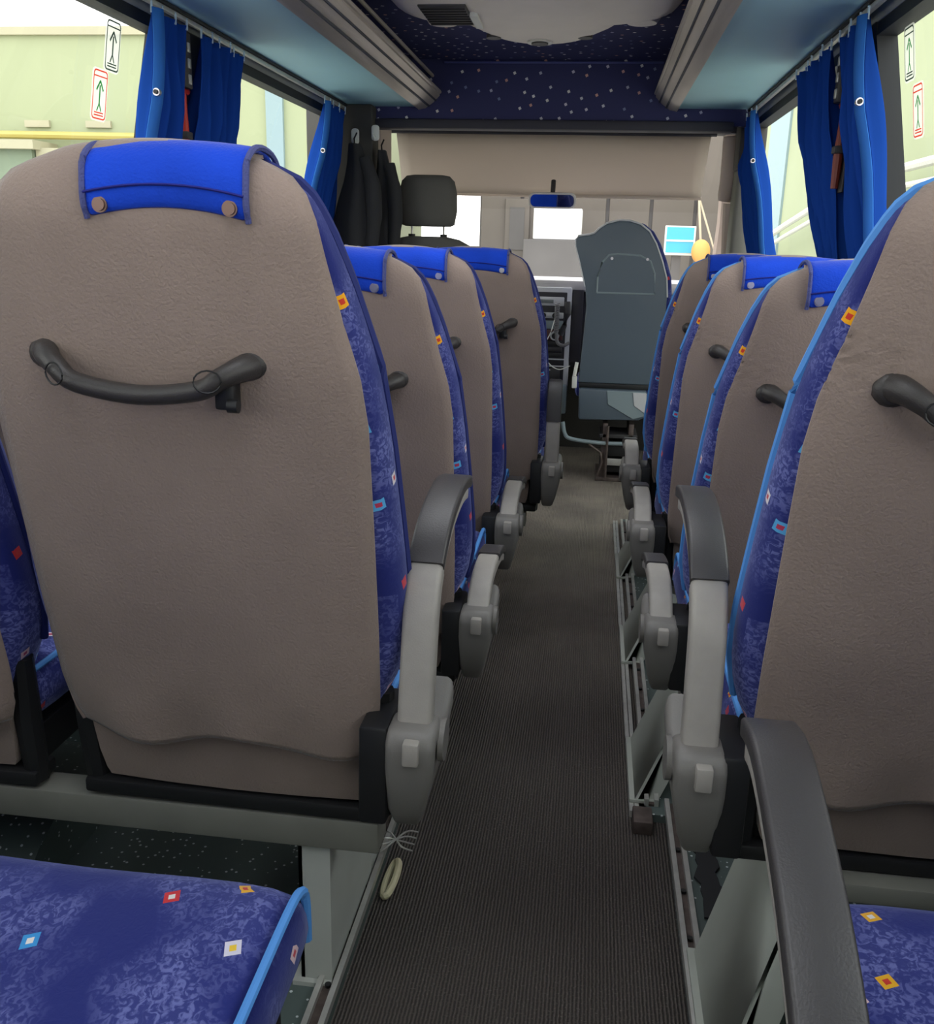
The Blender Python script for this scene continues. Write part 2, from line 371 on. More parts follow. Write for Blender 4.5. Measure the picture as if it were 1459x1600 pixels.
for s, nm in ((-1, 'left'), (1, 'right')):
    bm = bmesh.new()
    if s < 0: side_panel(bm, s, YR, 4.72, -0.05, 0.95)
    else:
        side_panel(bm, s, YR, 3.80, -0.05, 0.95); side_panel(bm, s, 4.60, 4.72, -0.05, 0.95); side_panel(bm, s, 3.80, 4.60, -0.05, 0.22); side_panel(bm, s, 3.80, 4.60, .90, 0.95)
    side_panel(bm, s, 4.72, 5.6, -0.05, 0.45); side_panel(bm, s, 5.5, 5.6, 0.45, 0.95)     # cab doors, opened low for added panes that light the cab
    side_panel(bm, s, YR, 4.72, 0.95, WZ0)
    side_panel(bm, s, YR, 5.3, WZ1, 1.96)
    ys = [YR]+[v for w in wins[s] for v in w]+[5.2]
    for i in range(0, len(ys), 2): side_panel(bm, s, ys[i], ys[i+1], WZ0, WZ1)
    tag(fin(bm, 'wall_'+nm, 'wall_grey'), kind='structure')
    for k, (a, b) in enumerate(wins[s]):
        o = bpy.data.objects.new('window_%d' % (k+1+(4 if s > 0 else 0)), None); C.objects.link(o); o['kind'] = 'structure'
        bm = bmesh.new(); off = 0.028
        pts = [(BC+s*(wallx(WZ0)+off), a, WZ0), (BC+s*(wallx(WZ0)+off), b, WZ0), (BC+s*(wallx(WZ1)+off), b, WZ1), (BC+s*(wallx(WZ1)+off), a, WZ1)]
        vs = [bm.verts.new(p) for p in pts]; bm.faces.new(vs)
        fin(bm, 'pane', 'window_glass', o, smooth=0)
        bm = bmesh.new()
        for (ya, yb, za, zb) in ((a-.015, a+.03, WZ0, WZ1), (b-.03, b+.015, WZ0, WZ1)):
            side_panel2 = [(BC+s*(wallx(za)-.004), za), (BC+s*(wallx(za)+.045), za), (BC+s*(wallx(zb)+.045), zb), (BC+s*(wallx(zb)-.004), zb)]
            prism(bm, side_panel2, 'y', ya, yb)
        for zc in (WZ0, WZ1-.03):
            w = wallx(zc); abox(bm, min(BC+s*(w-.004), BC+s*(w+.045)), max(BC+s*(w-.004), BC+s*(w+.045)), a, b, zc, zc+.03)
        fin(bm, 'window_frame', 'window_rubber', o)
# ceiling, roof, rear
ADDED_HATCH = [(0.0, 1.0), (1.75, 2.65)]                    # two roof hatches added out of view to let daylight into the saloon
bm = bmesh.new()
ys = [YR]+[v for h in ADDED_HATCH for v in h]+[4.36]
for i in range(0, len(ys), 2): abox(bm, BC-.9, BC+.9, ys[i], ys[i+1], 1.92, 1.98)
for a, b in ADDED_HATCH:
    for q in (-1, 1): abox(bm, BC+q*.65-.25, BC+q*.65+.25, a, b, 1.92, 1.98)
tag(fin(bm, 'ceiling', 'dark_dot_velour'), kind='structure')
for k, (a, b) in enumerate(ADDED_HATCH): tag(box('window_%d' % (11+k), 'screen_glass', BC-.42, BC+.42, a-.02, b+.02, 1.981, 1.986), kind='structure')  # glazing of the added roof hatches
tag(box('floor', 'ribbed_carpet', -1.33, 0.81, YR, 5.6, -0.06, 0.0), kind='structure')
bm = bmesh.new()                                      # rear wall with a large window
abox(bm, BC-1.08, BC+1.08, YR-.05, YR, -.05, 1.0); abox(bm, BC-1.08, BC+1.08, YR-.05, YR, 1.82, 1.98)
for s in (-1, 1): abox(bm, BC+s*.98-.09, BC+s*.98+.09, YR-.05, YR, 1.0, 1.82)
tag(fin(bm, 'wall_back', 'wall_grey'), kind='structure')
o = tag(box('window_9', 'window_glass', BC-.89, BC+.89, YR-.03, YR-.02, 1.0, 1.82), kind='structure')
# raised vinyl edges under the seats
tag(box('trim_1', 'speckled_vinyl', -1.31, -0.335, YR, 4.1, 0, 0.018), kind='structure')
tag(box('trim_2', 'speckled_vinyl', 0.175, 0.79, 1.75, 3.98, 0, 0.018), kind='structure')
tag(box('trim_3', 'speckled_vinyl', 0.215, 0.79, YR, 1.74, 0, 0.05), kind='structure')
o = bpy.data.objects.new('door_1', None); C.objects.link(o); o['kind'] = 'structure'  # low door glazing, unseen, added to bring light onto the aisle floor
box('door_pane', 'window_glass', .80, .806, 3.80, 4.60, .22, .90, 0, o)
bm = bmesh.new()
for a, b, c, d in ((3.80, 3.84, .22, .90), (4.56, 4.60, .22, .90), (3.84, 4.56, .22, .26), (3.84, 4.56, .86, .90)): abox(bm, .785, .83, a, b, c, d)
fin(bm, 'door_frame', 'window_rubber', o)
for k, s in ((2, -1), (3, 1)):  # low cab door panes, unseen, added to brighten the cab
    o = bpy.data.objects.new('door_%d' % k, None); C.objects.link(o); o['kind'] = 'structure'
    x = BC+s*1.07
    box('door_pane', 'window_glass', x-.003, x+.003, 4.72, 5.5, .45, .97, 0, o)
    bm = bmesh.new()
    for a, b, c, d in ((4.72, 4.75, .45, .97), (5.47, 5.50, .45, .97), (4.75, 5.47, .45, .48), (4.75, 5.47, .955, .975)): abox(bm, x-.02, x+.02, a, b, c, d)
    fin(bm, 'door_frame', 'window_rubber', o)
# seat rails let into the floor
def floor_rail(x, y0, y1, z, label, w=.034):
    o = empty('seat_rail', (x, y0, z), label, 'rail')
    L = y1-y0
    bm = bmesh.new(); abox(bm, -w/2, -w/2+.009, 0, L, 0, .016); abox(bm, w/2-.009, w/2, 0, L, 0, .016)
    fin(bm, 'rail_lips', 'aluminium', o)
    box('rail_channel', 'rusty_steel', -w/2+.009, w/2-.009, 0, L, 0, .005, parent=o)
    bm = bmesh.new()
    for k in range(int(L/.12)): cyl(bm, (0, .06+k*.12, .007), .005, .006)
    tag(fin(bm, 'rail_bolts', 'frame_black', o), kind='stuff')
floor_rail(-0.352, 1.0, 4.0, 0.018, 'aluminium floor rail beside the carpet under the double seats')
floor_rail(0.150, 1.76, 3.96, 0.0, 'aluminium floor rail edging the carpet under the single seats', w=.02)
floor_rail(0.186, 1.78, 3.93, 0.018, 'second aluminium rail just inside the edging under the single seats', w=.03)
floor_rail(0.222, 0.2, 1.74, 0.05, 'aluminium rail on the step below the nearest single seat', w=.03)
# wheel arch
bm = bmesh.new(); rings = []
for k in range(13):
    a = pi*k/12; rings.append([(-1.305, 1.50-.24*cos(a), .13*sin(a)+.018), (-.92, 1.50-.24*cos(a), .13*sin(a)+.018)])
vr = [[bm.verts.new(p) for p in r] for r in rings]
for a, b in zip(vr, vr[1:]): bm.faces.new((a[0], a[1], b[1], b[0]))
bm.faces.new([r[1] for r in vr]); bm.faces.new([r[0] for r in reversed(vr)])
tag(fin(bm, 'wheel_arch', 'speckled_vinyl'), 'dark speckled wheel arch box beneath the double seats', 'wheel arch')

# front bulkhead above the windscreen
tag(box('trim_4', 'dark_dot_velour', BC-.86, BC+.86, 4.35, 4.40, 1.665, 1.93), kind='structure')
tag(box('trim_5', 'trim_header', BC-.80, BC+.80, 4.33, 4.42, 1.640, 1.680, .008), kind='structure')
tag(box('trim_17', 'trim_header', BC-.95, BC+.95, 4.42, 5.06, 1.735, 1.78), kind='structure')
o = tag(box('trim_6', 'cap_seam', -.70, .23, 4.338, 4.352, 1.903, 1.911, .002), kind='structure')
# windscreen
o = bpy.data.objects.new('window_10', None); C.objects.link(o); o['kind'] = 'structure'
bm = bmesh.new(); vs = [bm.verts.new(p) for p in ((BC-.9, 5.55, .93), (BC+.9, 5.55, .93), (BC+.86, 5.02, 1.74), (BC-.86, 5.02, 1.74))]; bm.faces.new(vs)
fin(bm, 'pane', 'screen_glass', o, smooth=0)
tag(box('trim_7', 'trim_header', BC-.95, BC+.95, 4.93, 5.06, 1.70, 1.76), kind='structure')
for s, k in ((-1, 8), (1, 9)):                         # A pillars
    bm = bmesh.new(); tube(bm, [(BC+s*.95, 5.58, .85), (BC+s*.93, 5.3, 1.3), (BC+s*.89, 5.0, 1.76)], [.06, .05, .05], 8)
    tag(fin(bm, 'trim_%d' % k, 'pillar_beige'), kind='structure')
tag(box('wall_front', 'trim_dark', BC-1.0, BC+1.0, 5.55, 5.62, -.05, .95), kind='structure')

# ------------------------------------------------------------------ luggage racks
def rack(s, label):
    o = empty('luggage_rack', (BC+s*.885, YR, 1.73), label, 'luggage rack', 'luggage racks')
    L = 4.38-YR; w = .335 if s < 0 else .325
    box('rack_bottom', 'rack_teal', 0, -s*w, 0, L, 0, .02, .004, o)
    # lip: sloping grooved extrusion
    bm = bmesh.new(); x = -s*w
    pr = [(x, -.012), (x-s*.03, -.006), (x-s*.065, .018), (x-s*.092, .045), (x-s*.092, .062), (x-s*.06, .05), (x-s*.03, .025), (x, .02)]
    prism(bm, pr, 'y', 0, L, 0); fin(bm, 'lip_rail', 'rack_rail', o, smooth=25)
    bm = bmesh.new(); tube(bm, [(x-s*.045, -.002, .004), (x-s*.045, L-.002, .004)], .005, 6); tube(bm, [(x-s*.075, 0, .026), (x-s*.075, L, .026)], .004, 6)
    fin(bm, 'lip_groove', 'rack_dark', o)
    bm = bmesh.new(); tube(bm, [(x-s*.092, 0, .06), (x-s*.092, L, .06)], .008, 8); tube(bm, [(x-s*.06, 0, .125), (x-s*.06, L, .125)], .007, 8)
    fin(bm, 'guard_tube', 'rack_rail', o)
    box('rack_back', 'rack_dark', -s*.03, -s*.26, 0, L, .021, .185, 0, o)
    bm = bmesh.new(); prism(bm, [(-s*.0, .02), (x-s*.09, .05), (x-s*.095, .185), (-s*.0, .185)], 'y', L-.02, L-.001, 0); fin(bm, 'end_plate', 'rack_dark', o)
    bm = bmesh.new(); tube(bm, [(x-s*.09, L-.022, .052), (x-s*.094, L-.022, .183), (x-s*.02, L-.022, .184)], .003, 6); fin(bm, 'end_piping', 'cap_seam', o)
    return o
rack(-1, 'long luggage rack with pale teal underside above the double seats')
rack(1, 'long luggage rack with pale teal underside above the single seats')
# curtain rails at the window heads
for s, lb in ((-1, 'silver curtain track above the double seats'), (1, 'silver curtain track above the single seats')):
    o = empty('curtain_track', (BC+s*.872, .2, 1.708), lb, 'curtain track')
    box('track_channel', 'aluminium', 0, -s*.014, 0, 4.15, 0, .012, .002, o)
    box('track_strip', 'window_rubber', 0, -s*.02, 0, 4.15, .0125, .021, .001, o)

# ------------------------------------------------------------------ ceiling console
o = empty('roof_ventilation_unit', (-.235, 3.05, 1.92), 'cream moulded roof ventilation unit on the ceiling between the racks', 'air conditioner')
bm = bmesh.new(); rings = []
def plan(hw, y0, y1, z, n=40, px=3.2):
    out = []; cy = (y0+y1)/2; hy = (y1-y0)/2
    for k in range(n):
        a = 2*pi*k/n; c, s_ = cos(a), sin(a)
        out.append((hw*abs(c)**(2/px)*(1 if c >= 0 else -1), cy+hy*abs(s_)**(2/px)*(1 if s_ >= 0 else -1), z))
    return out
rings = [plan(.46, -.36, .52, 0), plan(.455, -.35, .50, -.025), plan(.44, -.33, .46, -.045), plan(.41, -.30, .41, -.055)]
loft(bm, rings); fin(bm, 'unit_shell', 'console_cream', o, smooth=50)
bm = bmesh.new()
loft(bm, [plan(.30, -.1, .72, -.001, px=2.4), plan(.27, -.08, .71, -.03, px=2.4), plan(.20, -.02, .68, -.058, px=2.2), plan(.17, 0, .64, -.064, px=2.2)]); fin(bm, 'nose_cover', 'console_cream', o, smooth=50)
bm = bmesh.new(); cyl(bm, (-.01, .60, -.068), .03, .012, 'z', 24); fin(bm, 'round_button', 'console_dark', o)
bm = bmesh.new(); cyl(bm, (-.01, .60, -.066), .045, .008, 'z', 28); fin(bm, 'button_ring', 'aluminium', o)
for s in (-1, 1):
    bm = bmesh.new(); cyl(bm, (s*.16-.01, .55, -.058), .026, .012, 'z', 20); fin(bm, 'air_nozzle', 'console_dark', o)
    bm = bmesh.new(); loft(bm, [plan(.07, .42, .56, -.002, 20, 2), plan(.05, .44, .54, -.03, 20, 2)])
    fin(bm, 'side_lamp', 'console_cream', o, loc=(s*.34, 0, 0))
gr = box('air_grille', 'console_dark', -.36, -.21, .1, .36, -.062, -.05, .004, o, )
for k in range(7): box('grille_slat', 'frame_black', -.355, -.215, .125+k*.033, .137+k*.033, -.066, -.060, .001, gr)
bm = bmesh.new(); abox(bm, -.21, -.185, .2, .37, -.07, -.05, .003); fin(bm, 'clear_catch', 'white_plastic', o)

# ------------------------------------------------------------------ passenger seats
T12 = math.tan(R(12))
def yb(z): return -(z-.54)*T12                         # rear face of the backrest, height measured from the seat's own floor
WB = [(.40, .230), (.46, .254), (.53, .268), (.60, .268), (.70, .261), (.80, .253), (.91, .242), (.96, .228), (1.01, .214), (1.06, .196), (1.095, .179), (1.115, .159), (1.128, .124)]
WG = [(.352, .216), (.38, .226), (.44, .232), (.55, .234), (.70, .234), (.84, .233), (.90, .226), (.96, .210), (1.03, .194), (1.07, .186), (1.095, .175), (1.115, .155), (1.127, .12)]
CACHE = {}
def make_backrest(t):
    bm = bmesh.new(); rings = []
    for z in (.36, .40, .46, .53, .60, .70, .80, .90, .97, 1.03, 1.07, 1.095, 1.108):
        w = interp(WB, z); g = min(interp(WG, z)+.004, w-.004); y = yb(z)+.004; th = .125 if z < .8 else .125-.06*((z-.8)/.33)
        if z < .42: w *= .93
        pts = [(0, y), (g*.6, y), (g, y+.004), (w-.006, y+.028), (w, y+.05), (w-.004, y+.085), (w-.03, y+th+.012), (w*.66, y+th), (0, y+th-.015)]
        ring = pts + [(-a, b) for a, b in reversed(pts[1:-1])]
        rings.append([(a, b, z) for a, b in ring])
    top = [(a*.86, yb(1.1)+.022+(b-yb(1.108))*.6, 1.117) for a, b, _ in rings[-1]]
    rings.append(top)
    loft(bm, rings); return fin(bm, 'backrest', 'navy_pattern_velour', t, sub=1)
def make_rear_cover(t, hem, s_):
    bm = bmesh.new(); nu, nz = 26, 96; g = []
    rnd = random.Random(3)
    for j in range(nz+1):
        tz = j/nz; z = .352+(1.128-.352)*tz; row = []
        w = interp(WG, z)
        for i in range(nu+1):
            u = -1+2*i/nu; e = abs(u)**5
            zz = z + .008*(1-u*u)*max(0, (tz-.8)/.2)
            if tz < .12: zz += hem*.012*sin(u*5+1)*(1-tz/.12)
            x = w*u; y = yb(zz)-.012*(1-e)+.010*e
            if tz < .10: y -= .006*sin(u*9)*(1-tz/.1)*hem
            if s_ < 0 and u < -.45: y += .0035*sin(zz*330+u*22)*min(1, (-.45-u)*3.5)*max(0, 1-abs(zz-.95)/.075)
            if tz > .9: y += .026*((tz-.9)/.1)**2
            row.append(bm.verts.new((x, y, zz)))
        g.append(row)
    for dy, dz, k in ((.012, .007, .985), (.035, .011, .95), (.062, .006, .88)):
        g.append([bm.verts.new((v.co.x*k, v.co.y+dy, v.co.z+dz-abs(v.co.x)**2*.25)) for v in g[nz]])
    for a, b in zip(g, g[1:]):
        for i in range(nu): bm.faces.new((a[i], a[i+1], b[i+1], b[i]))
    o = fin(bm, 'rear_cover', 'grey_velour', t, smooth=60); md = o.modifiers.new('s', 'SOLIDIFY'); md.thickness = .006; md.offset = 1
    # stitched edge
    path = []
    for k in range(41):
        z = .358+(1.10-.358)*k/40; path.append((interp(WG, z)-.001, yb(z)+.004+(.026*((z-1.05)/.078)**2 if z > 1.05 else 0), z))
    for s in (-1, 1):
        bm = bmesh.new(); tube(bm, [(s*p[0], p[1]+.003, p[2]) for p in path], .0032, 6); fin(bm, 'cover_seam', 'grey_velour', o)
    return o
def make_piping(t, mt):
    bm = bmesh.new(); P = []
    for k in range(50):
        z = .46+(1.125-.46)*k/49; th = .125
        P.append((interp(WB, z)-.004, yb(z)+.078-(.030*max(0, (z-.8)/.33)), z+.001))
    top = [(P[-1][0]*cos(a), P[-1][1]+.006, P[-1][2]+.006*sin(a)) for a in [pi*k/12 for k in range(1, 12)]]
    path = P+top+[(-p[0], p[1], p[2]) for p in reversed(P)]
    tube(bm, path, .0065, 7); return fin(bm, 'piping', mt, t)
def make_cap(t, snap, off=0.0, hw=.118):
    bm = bmesh.new(); nx = 16
    def prof(u):
        d = .010*(1-u*u)                                # arched lower edge
        zt = 1.137+.006*(1-u*u)
        return [(yb(1.075)-.016, 1.066+d*1.2), (yb(1.09)-.019, 1.085+d), (yb(1.115)-.012, 1.108+d*.5), (yb(1.13)-.004, 1.128+d*.4), (yb(1.135)+.02, zt+.004), (yb(1.135)+.05, zt+.006), (yb(1.13)+.085, zt-.003), (yb(1.1)+.100, 1.105), (yb(1.04)+.116, 1.04), (yb(.97)+.128, .97)]
    cols = []
    for i in range(nx+1):
        u = -1+2*i/nx
        cols.append([bm.verts.new((off+hw*u+.002*sin(j*2), y, z)) for j, (y, z) in enumerate(prof(u))])
    for a, b in zip(cols, cols[1:]):
        for j in range(len(a)-1): bm.faces.new((a[j], b[j], b[j+1], a[j+1]))
    cap = fin(bm, 'headrest_cover', 'cap_blue', t, sub=1, solid=.006, smooth=60)
    for s in (-1, 1):
        bm = bmesh.new()
        p = [Vector((off+s*(hw), y-.001 if j < 4 else y, z+(.001 if 3 < j < 7 else 0))) for j, (y, z) in enumerate(prof(s*1.0))]
        tube(bm, smooth_path(p, 3), .0036, 6); fin(bm, 'edge_binding', 'cap_seam', cap)
    bm = bmesh.new(); p = [Vector((off+hw*u*.98, yb(1.095)-.0215, 1.092+.010*(1-u*u))) for u in [-1+2*k/14 for k in range(15)]]
    tube(bm, p, .0014, 5); fin(bm, 'fold_stitching', 'cap_stitch', cap)
    for s in (-1, 1):
        bm = bmesh.new(); cyl(bm, (off+s*(hw-.018), yb(1.078)-.0225, 1.080), .0085, .005, 'y', 16); bmesh.ops.bevel(bm, geom=[e for e in bm.edges if all(abs(v.co.y-(yb(1.078)-.025)) < 1e-4 for v in e.verts)], offset=.002, segments=2, affect='EDGES')
        fin(bm, 'snap_button', snap, cap)
    return cap
def make_handle(t, ks=.885, off=0.0):
    pts = smooth_path([(-.140, yb(.915)-.004, .916), (-.129, yb(.915)-.026, .914), (-.108, yb(.9)-.042, .902), (-.08, yb(.885)-.050, .886), (0, yb(.873)-.053, .876), (.08, yb(.885)-.05, .884), (.108, yb(.9)-.044, .898), (.129, yb(.915)-.028, .908), (.141, yb(.915)-.004, .912)], 5)
    pts = [Vector((p.x*ks+off, p.y, p.z)) for p in pts]; n = len(pts); rad = [.0115+.0075*abs(-1+2*i/(n-1))**3.2 for i in range(n)]
    bm = bmesh.new(); tube(bm, pts, rad, 14, flat=1.0); h = fin(bm, 'grab_handle', 'handle_plastic', t, smooth=60)
    for s in (-1, 1):
        bm = bmesh.new(); loft(bm, [[(off+s*.138*ks+.020*cos(a)*k, yb(.915)-d-.008, .914+.018*sin(a)*k) for a in [2*pi*i/18 for i in range(18)]] for d, k in ((.0, 1.1), (.008, 1.0), (.012, .7))])
        fin(bm, 'handle_foot', 'handle_plastic', h, smooth=60)
    for s in (-1, 1): bm = bmesh.new(); tube(bm, [(off+s*.1*ks+.0135*cos(a), yb(.9)-.0615+.006*s*cos(a), .897+.0125*sin(a)) for a in [2*pi*i/16 for i in range(17)]], .0011, 5, cap=False); fin(bm, 'screw_cover', 'frame_black', h)
    bm = bmesh.new(); abox(bm, off+.088, off+.112, yb(.9)-.040, yb(.9)-.016, .862, .895, .004); cyl(bm, (off+.111, yb(.9)-.040, .868), .008, .012, 'x', 12); fin(bm, 'coat_hook', 'frame_black', h)
    return h
ARMS = {
 'raised': [(0, 0), (.014, .09), (.033, .177), (.075, .225), (.15, .258), (.26, .272), (.36, .258)],
 'low_raised': [(0, 0), (.05, .065), (.12, .120), (.20, .165), (.28, .195), (.37, .215), (.43, .205)],
 'upright': [(0, 0), (-.01, .08), (-.015, .15), (-.01, .22), (.0, .27), (.02, .30)],
 'lowered': [(0, 0), (.035, .035), (.08, .052), (.15, .056), (.24, .048), (.32, .032), (.37, .012)]}
def make_arm(t, s, state):
    """s=+1: aisle on the +x side"""
    X = s*(.286 if s > 0 else .302); zp = .405; y0 = .015
    shell_poly = [(-.035, .022), (.02, .022), (.05, -.015), (.10, -.005), (.145, .022), (.14, -.02), (.105, -.08), (.055, -.125), (.02, -.148), (-.005, -.146), (-.030, -.11), (-.045, -.04), (-.048, .0)]
    bm = bmesh.new(); prism(bm, [(y0+a, zp+b) for a, b in shell_poly], 'x', X-.034, X+.034, .011, 3)
    for v in bm.verts:
        k = max(0, (zp-.03)-v.co.z)/.12; v.co.x = X + (v.co.x-X)*(1-.50*k**1.8) - s*.010*k
    arm = fin(bm, 'armrest_bracket', 'shell_grey', t, smooth=45)
    bm = bmesh.new(); abox(bm, X-s*.036-.012-(.012 if s > 0 else -.012)-.012, X-s*.036+.012-(.012 if s > 0 else -.012)+.004, y0-.035, y0+.09, zp-.13, zp+.02, .006); fin(bm, 'bracket_mount', 'frame_black', arm)
    P = smooth_path([(0, y0+a, zp+b) for a, b in ARMS[state]], 4); n = len(P)
    nrm = []
    for i in range(n):
        tg = (P[min(i+1, n-1)]-P[max(i-1, 0)]).normalized(); nrm.append(Vector((0, -tg.z, tg.y)))
    def ribbon(i0, i1, lo, hi, hw, name, mt, parent, taper=True):
        bm = bmesh.new(); rings = []
        for i in range(i0, i1+1):
            k = 1.0
            if taper and i == i1: k = .72
            p = P[i]; nn = nrm[i]; c = (lo+hi)/2; hh = (hi-lo)/2*k; h = hw*k; ring = []
            r = min(hh, h)*.45
            for (cx, cz, a0) in ((h-r, hh-r, 0), (-h+r, hh-r, 90), (-h+r, -hh+r, 180), (h-r, -hh+r, 270)):
                for q in range(4):
                    a = R(a0+30*q); ring.append(Vector((X+cx+r*cos(a), 0, 0)) + Vector((0, p.y, p.z)) + nn*(c+cz+r*sin(a)))
            rings.append(ring)
        loft(bm, rings); return fin(bm, name, mt, parent, smooth=50)
    i_pad = int(n*{'lowered': .58, 'low_raised': .12}.get(state, .44))
    body = ribbon(0, n-2, -.016, .004, .0225, 'armrest', 'arm_grey', t)
    ribbon(0, i_pad, -.016, .018, .0238, 'armrest_sleeve', 'arm_grey', body, False)
    ribbon(i_pad, n-1, .002, .022, .0252, 'armrest_pad', 'pad_rubber', body)
    bm = bmesh.new(); abox(bm, X-.008, X+.014, y0-.056, y0-.03, zp-.022, zp+.012, .003); fin(bm, 'release_button', 'arm_grey', arm)
    bm = bmesh.new(); cyl(bm, (X+s*.037, y0+.015, zp-.015), .03, .008, 'x', 20); fin(bm, 'pivot_disc', 'shell_grey', arm)
    return body
def make_cushion(t):
    bm = bmesh.new(); rings = []
    for y, zt, k in ((.06, .40, .90), (.08, .412, .99), (.2, .41, 1), (.35, .415, 1), (.46, .42, 1), (.495, .41, .985), (.505, .385, .93)):
        hw = .238*k; zb = .30
        if y > .48: zb = .325
        pts = [(-hw, zb), (-hw-.004, (zt+zb)/2), (-hw+.002, zt-.016), (-hw+.022, zt), (-hw*.5, zt+.002), (0, zt-.004), (hw*.5, zt+.002), (hw-.022, zt), (hw-.002, zt-.016), (hw+.004, (zt+zb)/2), (hw, zb)]
        rings.append([(a, y, b) for a, b in pts])
    loft(bm, rings); c = fin(bm, 'seat_cushion', 'navy_pattern_velour', t, sub=1, smooth=60)
    for s in (-1, 1):
        bm = bmesh.new(); p = [Vector((s*(.238-.008), y, zt-.003)) for y, zt in ((.09, .410), (.2, .41), (.35, .415), (.45, .42), (.485, .413), (.498, .39), (.50, .34))]
        tube(bm, smooth_path(p, 4), .005, 8); fin(bm, 'piping', 'piping_blue', c)
    return c
def build_seat(name, s, arm, snap, hem=1.0, cap=(0, .118)):
    t = bpy.data.objects.new('passenger_seat', None); C.objects.link(t); t.empty_display_size = .05
    make_backrest(t); make_rear_cover(t, hem, s); make_piping(t, 'piping_blue' if s < 0 else 'piping_navy'); make_cap(t, snap, *cap); make_handle(t, *((.93, -.03) if s < 0 else (.9, -.018) if snap == 'snap_brown' else (.92, .008))); make_cushion(t)
    # lower closing panel and frame
    bm = bmesh.new(); v = []
    loft(bm, [[(x, yb(z)+dy+.006, z) for x, dy in ((-w, .002), (-w*.5, -.004), (0, -.006), (w*.5, -.004), (w, .002), (w, .05), (-w, .05))] for z, w in ((.252, .195), (.265, .20), (.30, .205), (.37, .207))])
    fin(bm, 'lower_cover', 'grey_velour', t, smooth=60)
    bm = bmesh.new()
    for q in (-1, 1):
        tube(bm, [(q*.222, yb(.24)+.02, .225), (q*.224, yb(.34)+.03, .34), (q*.23, yb(.42)+.04, .44)], [.018, .02, .016], 8)
    abox(bm, -.235, .235, yb(.23)-.008, yb(.23)+.05, .222, .246, .005)
    fin(bm, 'back_frame', 'frame_black', t)
    box('seat_pan', 'frame_black', -.22, .22, .085, .46, .235, .302, .01, t)
    if arm: make_arm(t, s, arm)
    return t
def copy_tree(o, parent=None):
    c = o.copy(); C.objects.link(c)
    if parent: c.parent = parent
    for ch in list(o.children): copy_tree(ch, c)
    return c
protos = {}
def seat(x, y, zo, s, arm, label, group, snap='snap_steel', ry=0):
    key = (s, arm, snap)
    if key not in protos: protos[key] = o = build_seat('x', s, arm, snap, cap=(.032, .090) if snap == 'snap_brown' else (0, .118))
    else: o = copy_tree(protos[key])
    o.location = (x, y, zo); o.rotation_euler = (0, ry, 0)
    tag(o, label, 'seat', group); return o
GD, GS = 'double seats along the left windows', 'single seats along the right windows'
LS = (-.49, -1.03)
nr = seat(LS[0], .17, .11, 1, 'lowered', 'nearest aisle seat of the doubles, only its blue cushion showing', GD)
for ch in nr.children:
    if ch.name.startswith(('seat_cushion', 'seat_pan')): ch.scale = (1, 1.26, 1)
seat(LS[1], .17, .11, 1, None, 'nearest window seat of the doubles, mostly outside the picture', GD)
seat(-.498, 1.12, .11, 1, 'raised', 'large grey-backed aisle seat with brown-snapped blue head cover and raised armrest', GD, 'snap_brown', ry=R(.6))
seat(-1.045, 1.12, .11, 1, None, 'window seat beside the large grey-backed aisle seat, cut by the picture edge', GD)
seat(LS[0], 1.815, 0, 1, 'lowered', 'double aisle seat directly in front of the large grey-backed one', GD)
seat(LS[1], 1.815, 0, 1, None, 'double window seat directly in front of the large grey-backed pair', GD)
seat(LS[0], 2.525, 0, 1, 'lowered', 'third aisle seat of the doubles, second from the driver', GD)
seat(LS[1], 2.525, 0, 1, None, 'third window seat of the doubles, second from the driver', GD)
seat(-.40, 3.235, 0, 1, 'upright', 'aisle seat right behind the driver with its armrest folded upright', GD)
seat(-.945, 3.235, 0, 1, None, 'window seat right behind the driver', GD)
seat(.486, .37, .11, -1, 'low_raised', 'nearest single seat, its big black armrest filling the lower corner', GS)
seat(.475, 1.12, .11, -1, 'raised', 'large single seat with wide patterned side and raised black armrest', GS)
seat(.48, 1.83, 0, -1, 'lowered', 'single seat in front of the large single one, half hidden by it', GS)
seat(.475, 2.54, 0, -1, 'lowered', 'third single seat, second from the guide seat', GS)
seat(.47, 3.25, 0, -1, 'lowered', 'foremost single seat just behind the guide seat', GS)

# seat stands
def stand_left(y, zo, label, x1=-.27, dark=False):
    o = empty('seat_stand', (0, y, 0), label, 'seat stand', 'stands under the double seats'); o.location = (-.77, y, 0.018)
    zt = zo+.205-.018
    box('cross_beam', 'beam_grey', -.48, x1+.77, .02, .075, zt-.04, zt+.012, .004, o)
    box('cross_beam', 'beam_grey', -.48, x1+.77, .33, .38, zt-.04, zt+.012, .004, o)
    bm = bmesh.new()
    xa = .372; 
    abox(bm, xa, xa+.006, .03, .36, 0, zt-.04); abox(bm, xa, xa+.045, .03, .036, 0, zt-.04); abox(bm, xa-.012, xa+.05, .02, .37, 0, .008)
    abox(bm, xa+.045, xa+.05, .03, .30, 0.0, zt-.04)
    fin(bm, 'leg', 'leg_white', o, smooth=20)
    bm = bmesh.new()
    for yy in (.05, .33): cyl(bm, (xa+.02, yy, .012), .009, .008, n=6)
    fin(bm, 'foot_bolts', 'frame_black', o)
    box('wall_bracket', 'frame_black', -.50, -.45, .0, .4, zt-.06, zt+.0, .004, o)
stand_left(.42, .11, 'pale metal stand under the nearest double seat cushions')
stand_left(1.16, .11, 'pale metal stand with wide leg under the large grey-backed pair')
stand_left(1.85, 0, 'metal stand under the second pair of double seats')
stand_left(2.56, 0, 'metal stand under the third pair of double seats')
stand_left(3.27, 0, 'metal stand under the pair behind the driver', x1=-.2)
